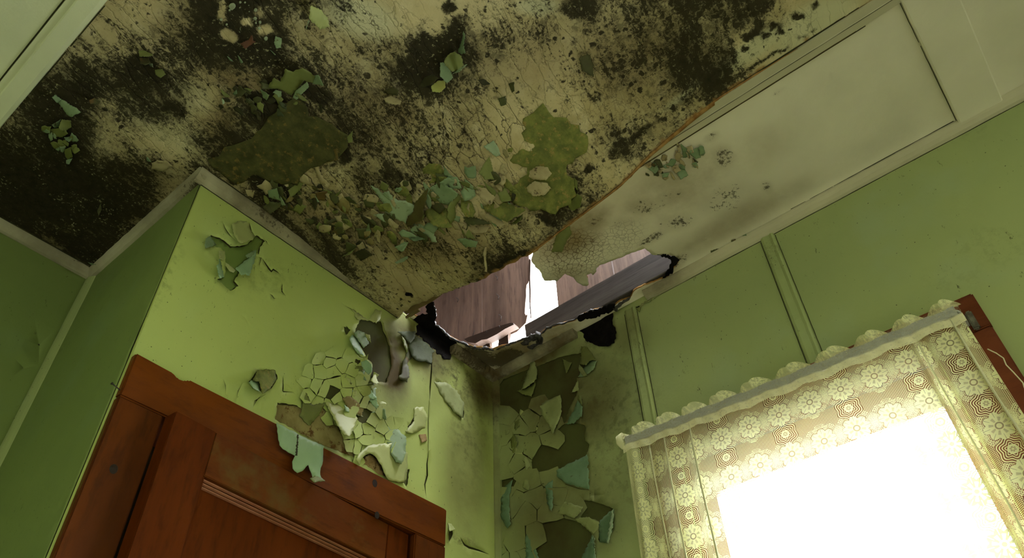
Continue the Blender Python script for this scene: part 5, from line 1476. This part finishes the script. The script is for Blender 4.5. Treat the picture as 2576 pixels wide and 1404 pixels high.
box('glass', sx0 + .013, sx0 + .017, .126, .654, 1.021, W1['z1'] - .001, MGLASS, win)
o = box('added_window_2', XW + .05, XW + .054, W2['y0'], W2['y1'], W2['z0'], W2['z1'], MGLASS); o['kind'] = 'structure'

# ------------------------------------------------------------------ lace curtain
RZ = lambda y: EYE + 1.012 + (y - .80) * (.032 / .815) + .006 * math.sin(math.pi * (.8 - y) / .815) * -1      # rod height, sinking to the right
XC = XW - .078


def lace(name, y0, y1, nz, zfun, xfun, mat, dense=None, parent=None, ny=420, uvs=1.0):
    vs, fs, uv, dn = [], [], [], []
    arc = 0.0
    for i in range(ny + 1):
        t = i / ny
        y = y0 + (y1 - y0) * t
        for j in range(nz + 1):
            s_ = j / nz
            z = zfun(y, s_)
            P = (xfun(y, s_), y, z)
            vs.append(P)
        # run of cloth along the folds
        if i:
            a = vs[-(nz + 1) + nz // 2]; b = vs[-2 * (nz + 1) + nz // 2]
            arc += math.hypot(a[0] - b[0], a[1] - b[1])
        for j in range(nz + 1):
            uv.append((arc, zfun(y, j / nz), 0)); dn.append(dense(y, j / nz) if dense else 0)
    for i in range(ny):
        for j in range(nz):
            a = i * (nz + 1) + j
            fs.append((a, a + 1, a + nz + 2, a + nz + 1))
    me = bpy.data.meshes.new(name)
    me.from_pydata(vs, [], fs)
    smooth(me)
    at = me.attributes.new('lace_uv', 'FLOAT_VECTOR', 'POINT'); at.data.foreach_set('vector', np.array(uv, dtype=np.float32).ravel())
    ad = me.attributes.new('dense', 'FLOAT', 'POINT'); ad.data.foreach_set('value', np.array(dn, dtype=np.float32))
    return newobj(name, me, mat, parent)


YL, YRt = .806, .010
MLACET = mat_flat('thin_pocket_lace', (.9, .88, .6), (.9, .88, .6))
def _thin():
    n = NT('thin_pocket_lace_weave'); t = n.t
    dn = n.att('dense')
    uvv = n.nd('ShaderNodeAttribute', out=1, attribute_name='lace_uv')
    al = n.ma('MAXIMUM', n.ramp(n.noise(180, 4, vec=uvv, rough=.8), .45, .62, .04, .34), n.ma('MULTIPLY', dn, n.ramp(n.noise(150, 4, vec=uvv, rough=.8), .3, .5, .75, 1.2), clamp=True))
    df = t.nodes.new('ShaderNodeBsdfDiffuse'); df.inputs[0].default_value = (.9, .87, .58, 1)
    tl = t.nodes.new('ShaderNodeBsdfTranslucent'); tl.inputs[0].default_value = (.9, .87, .58, 1)
    m1 = t.nodes.new('ShaderNodeMixShader'); m1.inputs[0].default_value = .15
    t.links.new(df.outputs[0], m1.inputs[1]); t.links.new(tl.outputs[0], m1.inputs[2])
    tp = t.nodes.new('ShaderNodeBsdfTransparent'); m2 = t.nodes.new('ShaderNodeMixShader')
    t.links.new(al, m2.inputs[0]); t.links.new(tp.outputs[0], m2.inputs[1]); t.links.new(m1.outputs[0], m2.inputs[2]); t.links.new(m2.outputs[0], n.out.inputs[0])
    return n.m


MLACET = _thin()
cur = empty('lace_curtain', (XC, .4, EYE + .99))
tag(cur, 'cream floral lace curtain with ruffled heading hanging over the bright window', 'curtain')
FOLDS = [(.785, .012, .016), (.742, .010, -.014), (.70, .010, .012), (.655, .010, -.010), (.63, .008, .012), (.50, .02, .006), (.40, .022, -.006), (.30, .02, .006), (.20, .018, -.006), (.11, .007, .022), (.095, .008, -.012), (.05, .02, .008), (.03, .006, .010)]


def yl(y, s_):
    """sides of the curtain spread a little towards the bottom"""
    c = .40
    return c + (y - c) * (1 + .055 * s_)


def fold(y, s_):
    x = 0
    for c, wd_, am in FOLDS:
        x += am * math.exp(-((y - c) / wd_) ** 2) * (.35 + 1.0 * min(1, s_ * 2.2))
    x += .004 * math.sin(y * 61 + 2) * s_ + .003 * noise.noise(Vector((y * 14, s_ * 2, 1)))
    return XC - x * 1.0 + .012 * s_


def zmain(y, s_): return RZ(y) - .020 - s_ * 1.05


def mk_main():
    o = lace('lace_panel', YL, YRt, 60, zmain, fold, MLACE, lambda y, s_: 0 or (.55 if y > .772 else 0), cur)
    # spread
    me = o.data
    for v in me.vertices:
        s_ = (RZ(v.co.y) - .020 - v.co.z) / 1.05
        v.co.y = yl(v.co.y, s_)
        # stitched pleat lines
    return o


mk_main()
for yy, w_ in ((.742, .0016), (.695, .0014), (.625, .0016), (.103, .0014), (.030, .0018)):
    P = [(fold(yy, s_ / 14) - .002, yl(yy, s_ / 14) + .002 * math.sin(s_), zmain(yy, s_ / 14)) for s_ in range(15)]
    tube('pleat', P, w_ * 1.4, mat_flat('lace_thread', (.78, .76, .52), (.70, .68, .46), 60) if 'lace_thread' not in bpy.data.materials else bpy.data.materials['lace_thread'], cur, 6, .3)


def hd_amp(y):
    return .018 + .012 * noise.noise(Vector((y * 6, 2, 2)))


def zhead(y, s_):
    ph = y * 2 * math.pi / .080 + 1.2 * math.sin(y * 9)
    up = (.007 + .019 * max(0, math.sin(ph)) ** .7) * (1.0 if y < .78 else .7)
    return RZ(y) + .004 + s_ * up


def xhead(y, s_):
    ph = y * 2 * math.pi / .080 + 1.2 * math.sin(y * 9)
    return XC - .005 + s_ * .020 * math.sin(ph + 1.0) - .006 * s_


lace('ruffled_heading', YL + .006, YRt - .010, 5, zhead, xhead, MLACEH, lambda y, s_: .62 if s_ < .3 else .45, cur, 500)
lace('rod_pocket', YL + .004, YRt - .004, 8, lambda y, s_: RZ(y) + .009 - s_ * (.046 + .003 * math.sin(y * 70)), lambda y, s_: XC - .0085 + .0012 * math.sin(y * 170 + 3 * s_), MLACET, lambda y, s_: 0 if s_ < .55 else .8, cur, 300)
# loose gathered edge at the far left and at the right end
tube('knotted_end', [(XC - .004, YL + .004, RZ(YL) - .02), (XC - .006, YL + .010, RZ(YL) - .004), (XC - .002, YL + .011, RZ(YL) + .012), (XC, YL + .002, RZ(YL) + .022)], [.006, .010, .009, .004], MLACEH, cur, 10, .5)
d0 = cur
tube('loose_thread', [(XC + .012, -.004 + q[0], q[1]) for q in ((.005, 2.03), (-.004, 2.015), (-.010, 2.00), (-.008, 1.985), (-.012, 1.965), (-.016, 1.94), (-.012, 1.92))], .0012, bpy.data.materials['lace_thread'], cur, 6)
rod = empty('curtain_rod', (XC + .004, .4, RZ(.4)))
tag(rod, 'flat grey curtain rod running through the top of the lace curtain', 'curtain rod')
N = 30
vs, fs = [], []
for i in range(N + 1):
    y = YL - .004 + (YRt + .004 - YL + .004) * i / N
    for a, b in ((-.002, -.0125), (-.004, -.011), (-.004, .011), (-.002, .0125), (.002, .0125), (.002, -.0125)):
        vs.append((XC + a - .002, y, RZ(y) - .004 + b))
for i in range(N):
    for k in range(6):
        fs.append((i * 6 + k, i * 6 + (k + 1) % 6, (i + 1) * 6 + (k + 1) % 6, (i + 1) * 6 + k))
fs += [tuple(range(6)), tuple(N * 6 + k for k in range(6))]
me = bpy.data.meshes.new('rail'); me.from_pydata(vs, [], fs)
bm = bmesh.new(); bm.from_mesh(me); bmesh.ops.recalc_face_normals(bm, faces=bm.faces); bm.to_mesh(me); bm.free()
newobj('rail', me, MROD, rod)
for y in (YL - .006, YRt + .004):
    tube('return_arm', [(XC - .001, y, RZ(y) - .004), (XC + .02, y + (.003 if y > .4 else -.003), RZ(y) - .005), (XW - .023, y + (.003 if y > .4 else -.003), RZ(y) - .006)], .008, MROD, rod, 10, 0, 0, .4)
MBRA = mat_flat('worn_metal_bracket', (.20, .19, .14), (.08, .07, .05), 60, .5, .4, .5)
box('bracket', XW - .034, XW - .022, -.009, .004, RZ(0) - .028, RZ(0) + .018, MBRA, rod, .003)

# ------------------------------------------------------------------ above the ceiling
XB = 1.65
def onXp(px, py, X):
    d = ray(px, py); q = d * (X / d[0]); return (q[1], q[2] + EYE)


def plank(name, poly, x0, x1, mat, label, cat='board', group=None, parent=None, bev=.0012):
    """poly in (y,z); a board standing in a plane parallel to the window wall"""
    bm = bmesh.new()
    f0 = bm.faces.new([bm.verts.new((x0, y, z)) for y, z in poly])
    r2 = bmesh.ops.extrude_face_region(bm, geom=[f0])
    bmesh.ops.translate(bm, verts=[v for v in r2['geom'] if isinstance(v, bmesh.types.BMVert)], vec=(x1 - x0, 0, 0))
    bmesh.ops.recalc_face_normals(bm, faces=bm.faces)
    if bev: bmesh.ops.bevel(bm, geom=bm.edges[:], offset=bev, segments=1, affect='EDGES')
    me = bpy.data.meshes.new(name); bm.to_mesh(me); bm.free()
    o = newobj(name, me, mat, parent)
    if parent is None: tag(o, label, cat, group)
    return o


kB = XB / 1.95
Y = {k: v * kB for k, v in dict(b0=2.45, b1=2.075, b2=1.721, b3=1.436, b4=1.299, b5=1.015, b6=.75, b7=.45).items()}
ZT = 3.62
zb1 = onXp(1213, 858, XB)[1]
rag = [onXp(px, py, XB) for px, py in Z(1000, 580, .17094, [(1935, 440), (1937, 560), (1936, 700), (1930, 760), (1900, 800), (1890, 880), (1893, 960), (1882, 1060), (1876, 1150), (1872, 1220), (1890, 1250), (1905, 1235), (1912, 1250), (1900, 1300), (1888, 1360)])]
bl = []
bl.append(plank('sheathing_board', [(Y['b0'], 2.6), (Y['b1'] + .001, 2.6), (Y['b1'] + .001, ZT), (Y['b0'], ZT)], XB, XB + .022, MBO, 'dark grey upright board at the far left edge of the ceiling hole', group='upright boards behind the ceiling hole'))
bl.append(plank('sheathing_board', [(Y['b1'], 2.6), (Y['b2'] + .0012, zb1 - .10), (Y['b2'] + .0012, ZT), (Y['b1'], ZT)], XB, XB + .022, MBO, 'shadowed grey upright board second from the left behind the ceiling hole', group='upright boards behind the ceiling hole'))
lo = onXp(1300, 835, XB); lo2 = onXp(1222, 868, XB)
bl.append(plank('sheathing_board', [(Y['b2'] - .0012, lo2[1]), (lo[0], lo[1]), rag[-1]] + rag[::-1][1:] + [(rag[0][0], ZT), (Y['b2'] - .0012, ZT)], XB, XB + .022, MBO, 'wide pinkish board with bent nails and a ragged bright edge left of the gap', group='upright boards behind the ceiling hole', bev=0))
bl.append(plank('sheathing_board', [(Y['b4'], 2.6), (Y['b5'] + .002, 2.6), (Y['b5'] + .002, ZT), (Y['b4'], ZT)], XB, XB + .022, MBO, 'pinkish upright board just right of the bright gap', group='upright boards behind the ceiling hole'))
bl.append(plank('sheathing_board', [(Y['b5'] - .002, 2.6), (Y['b6'] + .001, 2.6), (Y['b6'] + .001, ZT), (Y['b5'] - .002, ZT)], XB, XB + .022, MBO, 'coarse-grained pinkish board right of the dark joint, above the joist', group='upright boards behind the ceiling hole'))
bl.append(plank('sheathing_board', [(Y['b6'], 2.6), (-2.6, 2.6), (-2.6, ZT), (Y['b6'], ZT)], XB, XB + .022, MBO, 'boarding continuing right behind the sound ceiling', group='upright boards behind the ceiling hole'))
bl[-1].name = 'wall_attic'; bl[-1]['kind'] = 'structure'
for k_ in ('label', 'category', 'group'): del bl[-1][k_]
# thin splinter standing in the gap
sp_ = [onXp(px, py, XB - .004) for px, py in Z(1000, 580, .17094, [(1945, 420), (1968, 440), (1960, 700), (1968, 900), (1966, 1100), (1978, 1300), (1965, 1290), (1952, 1100), (1950, 900), (1940, 700)])]
plank('wood_splinter', sp_, XB - .008, XB - .002, MBO2, 'thin orange-lit splinter standing upright in the bright gap between boards', 'splinter', bev=0)
# split rail and stub posts low in the hole
P_ = lambda L, X: [onXp(px, py, X) for px, py in rM(L)]
rail_ = plank('split_rail', P_([(1030, 700), (1100, 668), (1150, 652), (1330, 585), (1500, 522), (1700, 465), (1750, 462), (1765, 488), (1640, 548), (1515, 628), (1370, 700), (1290, 712), (1200, 762), (1090, 745)], XB - .03), XB - .05, XB - .02, MBO2, 'split brown rail crossing low in the hole beneath the boards', 'rail', bev=0)
plank('stub_post', P_([(1080, 735), (1250, 700), (1368, 698), (1372, 760), (1395, 840), (1150, 860)], XB - .01), XB - .016, XB - .002, MBO2, 'short brown stub post left of the small bright openings', 'post', bev=0)
plank('stub_post', P_([(1500, 600), (1655, 530), (1640, 640), (1648, 735), (1480, 830), (1505, 720)], XB - .01), XB - .016, XB - .002, MBO2, 'short brown stub post between the two small bright openings', 'post', bev=0)
# joist along the top of the window wall
bm = bmesh.new()
jo = plank('ceiling_joist', [(-.55, 2.652 + .008), (1.127, 2.652 + .008), (1.131, EYE + 1.607), (-.55, EYE + 1.612)], 1.49, 1.528, MJO, 'grey weathered joist running diagonally across the bottom of the ceiling hole', 'joist', bev=.002)
# nails
def nail(pts, X, parent, name='nail', r=.0016):
    P = []
    for i, (px, py) in enumerate(pts):
        q = onXp(px, py, X - .004 - .006 * i); P.append((X - .004 - .006 * i, q[0], q[1]))
    return tube(name, P, r, MNAIL, parent, 6)


rO = lambda L: Z(1000, 580, .17094, L)
for L in ([(1435, 660), (1472, 690), (1465, 730)], [(1455, 935), (1492, 970), (1480, 1012)], [(1492, 1235), (1527, 1262), (1517, 1335)]):
    nail(rO(L), XB, bl[2])
nail(rO([(868, 990), (897, 1015), (880, 1052)]), XB, bl[1])
for L in ([(1520, 522), (1505, 490), (1493, 460)], [(1325, 582), (1315, 560), (1303, 535)], [(1115, 645), (1108, 610), (1135, 535)]): nail(rM(L), XB - .04, rail_)
# attic enclosure, unseen; roof deck has an added slot to light the boards
at = empty('roof', (.4, .4, 3.3)); at['kind'] = 'structure'
box('roof_deck', -2.6, XB + .1, -2.8, -.25, ZT, ZT + .04, MROOF, at); box('roof_deck', -2.6, XB + .1, 1.02, 3.0, ZT, ZT + .04, MROOF, at)
box('roof_deck', -2.6, 1.30, -.25, 1.02, ZT, ZT + .04, MROOF, at); box('roof_deck', 1.60, XB + .1, -.25, 1.02, ZT, ZT + .04, MROOF, at); box('roof_deck', 1.30, 1.60, -.25, .25, ZT, ZT + .04, MROOF, at)
box('gable_boarding', -2.6, XB, 2.3, 2.34, HC, ZT, MROOF, at); box('gable_boarding', -2.6, XB, -2.8, -2.76, HC, ZT, MROOF, at); box('gable_boarding', -2.64, -2.6, -2.8, 2.3, HC, ZT, MROOF, at)
box('attic_deck', XR + .02, XW, YD + .004, 2.3, HC + .01, HC + .03, MROOF, at)
box('attic_deck', -2.6, XR, YF + .02, 2.3, HC + .01, HC + .03, MROOF, at)

# ------------------------------------------------------------------ broken bits round the hole
def lath(name, pts, z0, th, mat, label, cat='lath', group=None):
    """flat board lying under the ceiling: pts read in the photograph at the height z0"""
    S_ = [(lambda d: (d * ((z0 - EYE) / d[2])))(ray(px, py)) for px, py in pts]
    bm = bmesh.new()
    f0 = bm.faces.new([bm.verts.new((q[0], q[1], z0)) for q in S_])
    r2 = bmesh.ops.extrude_face_region(bm, geom=[f0])
    bmesh.ops.translate(bm, verts=[v for v in r2['geom'] if isinstance(v, bmesh.types.BMVert)], vec=(0, 0, th))
    bmesh.ops.recalc_face_normals(bm, faces=bm.faces)
    me = bpy.data.meshes.new(name); bm.to_mesh(me); bm.free()
    o = newobj(name, me, mat)
    return tag(o, label, cat, group)


lath('broken_lath', rM([(40, 165), (330, 5), (470, -60), (690, -50), (640, 20), (520, 105), (330, 205), (130, 300), (40, 200)]), HC - .030, .008, MLATH, 'broken stained lath end pointing from the wall corner towards the hole')
lath('broken_lath', rM([(115, 350), (200, 280), (300, 235), (340, 250), (250, 305), (130, 362)]), HC - .042, .006, MLATH, 'small pale broken piece of lath under the larger one')
lath('broken_lath', rO([(110, 945), (125, 915), (330, 930), (430, 935), (330, 960), (130, 965)]), HC - .05, .004, MCHAR, 'dark sliver of wood stuck behind the loose ceiling panel edge')
# hanging splinter
d = [ray(px, py) for px, py in rO([(1300, 240), (1285, 330), (1290, 420), (1300, 500), (1305, 560), (1298, 608)])]
P = [tuple(q * ((HREL - .105 - .006 * i) / q[2]) + np.array([0, 0, EYE])) for i, q in enumerate(d)]
tag(tube('hanging_splinter', P, [.0035, .0045, .003, .0045, .003, .0035], MCRF, None, 7, .7, 3, .6), 'pale splinter of board dangling from the sagging ceiling above the hole', 'splinter')
# charred rim, ragged fibre along the near edge of the hole
def rim(name, L, off, r0, mat, label, sub=3, wob=.8):
    P = []
    rg = random.Random(len(L))
    for i in range(len(L) - 1):
        for k in range(sub):
            t = k / sub
            px = L[i][0] * (1 - t) + L[i + 1][0] * t + rg.uniform(-1, 1); py = L[i][1] * (1 - t) + L[i + 1][1] * t + rg.uniform(-1, 1)
            q = ray(px, py) * ((HREL - off) / ray(px, py)[2]); P.append((q[0], q[1], q[2] + EYE))
    rr = [r0 * (.55 + .9 * abs(noise.noise(Vector((i * .45, 3, len(L)))))) for i in range(len(P))]
    rr[0] = rr[-1] = r0 * .2
    o = tube(name, P, rr, mat, None, 9, wob, 1)
    return tag(o, label, 'charred debris')


R1 = rM([(535, 395), (545, 450), (600, 480), (660, 530), (720, 590), (800, 650), (880, 690), (960, 720), (1040, 760), (1100, 795), (1200, 800), (1290, 790), (1330, 800), (1400, 822), (1440, 824)])
rim('charred_strand', R1, -.002, .006, MFIB, 'grey fibrous charred edge curving along the lower left of the hole')
rim('charred_strand', rM([(520, 110), (535, 170), (560, 230), (570, 300), (550, 350), (535, 400)]), .0, .0022, MFIB, 'thin rusty strand hanging down the left side of the hole', 3)
rim('charred_strand', rM([(1440, 815), (1560, 770), (1640, 740), (1760, 700), (1850, 660), (1930, 640), (2000, 600), (2060, 580)]), -.002, .0045, MFIB, 'dark fibrous edge under the joist near the lump')
rim('charred_lump', rM([(1860, 740), (1900, 690), (1980, 650), (2060, 620), (2110, 640), (2080, 720), (1980, 760), (1890, 790)]), .0, .012, MFIB, 'glossy grey lump of charred fibre under the joist', 4, 1.2)
rim('charred_strand', rN([(60, 590), (160, 500), (280, 450), (420, 420), (560, 380), (640, 310), (700, 290), (800, 240), (900, 225), (1010, 190), (1100, 170)]), -.001, .004, MFIB, 'ragged charred strand running beneath the middle of the joist')
rim('charred_strand', rN([(1140, 240), (1180, 190), (1240, 140), (1320, 90), (1400, 40)]), .004, .006, MFIB, 'pale ragged fibre strip beside the wide rotten hole in the window wall')
# black rot on the underside between rim and wall
BL1 = rM([(410, 190), (470, 130), (530, 115), (565, 240), (560, 340), (540, 400), (545, 470), (640, 540), (800, 680), (880, 720), (830, 760), (700, 765), (560, 670), (420, 560), (265, 480), (200, 380), (330, 300), (440, 290)])
flap(FLAT, BL1, MCHAR, .006, (0, 1), parent=ceil, base=.001, wob=.004, name='charred_patch', jag=1.5, sp=4, label='blackened rotten edge of the ceiling above the wall hole')
flap(FLAT, rN([(600, 330), (700, 280), (900, 220), (1060, 160), (1170, 150), (1150, 240), (900, 330), (620, 400)]), MCHAR, .006, (0, 1), parent=ceil, base=.001, wob=.004, name='charred_patch', jag=1.5, sp=4)
flap(FLAT, rN([(1400, 160), (1450, 110), (1600, 60), (1760, 20), (1850, -70), (1970, -190), (2030, -230), (2050, -180), (1900, -20), (1700, 70), (1450, 170)]), MCHAR, .004, (0, 1), parent=ceil, base=-.004, wob=.002, name='charred_patch', jag=1.5, sp=4)
flap(FLAT, rH([(1190, 1150), (1250, 1150), (1340, 1170), (1366, 1190), (1330, 1240), (1310, 1300), (1230, 1350), (1290, 1250), (1300, 1190)]), MCHAR, .004, (0, 1), parent=ceil, base=-.003, wob=.002, name='charred_patch', jag=1.5, sp=4)

# nail in the alcove wall
d1 = ray(282, 965); q1 = d1 * ((XR - .018) / d1[0]); d2 = ray(299, 979); q2 = d2 * ((XR - .001) / d2[0])
nl = empty('wall_nail', (XR, float(q2[1]), float(q2[2]) + EYE))
tag(nl, 'small rusty nail sticking out of the alcove wall beside the door casing', 'nail')
a_, b_ = Vector(q1) + Vector((0, 0, EYE)), Vector(q2) + Vector((0, 0, EYE))
tube('shank', [a_, b_ + (b_ - a_) * .15], .0011, MNAIL, nl, 8)
tube('head', [a_, a_ + (a_ - b_).normalized() * .001], .0026, MNAIL, nl, 10)
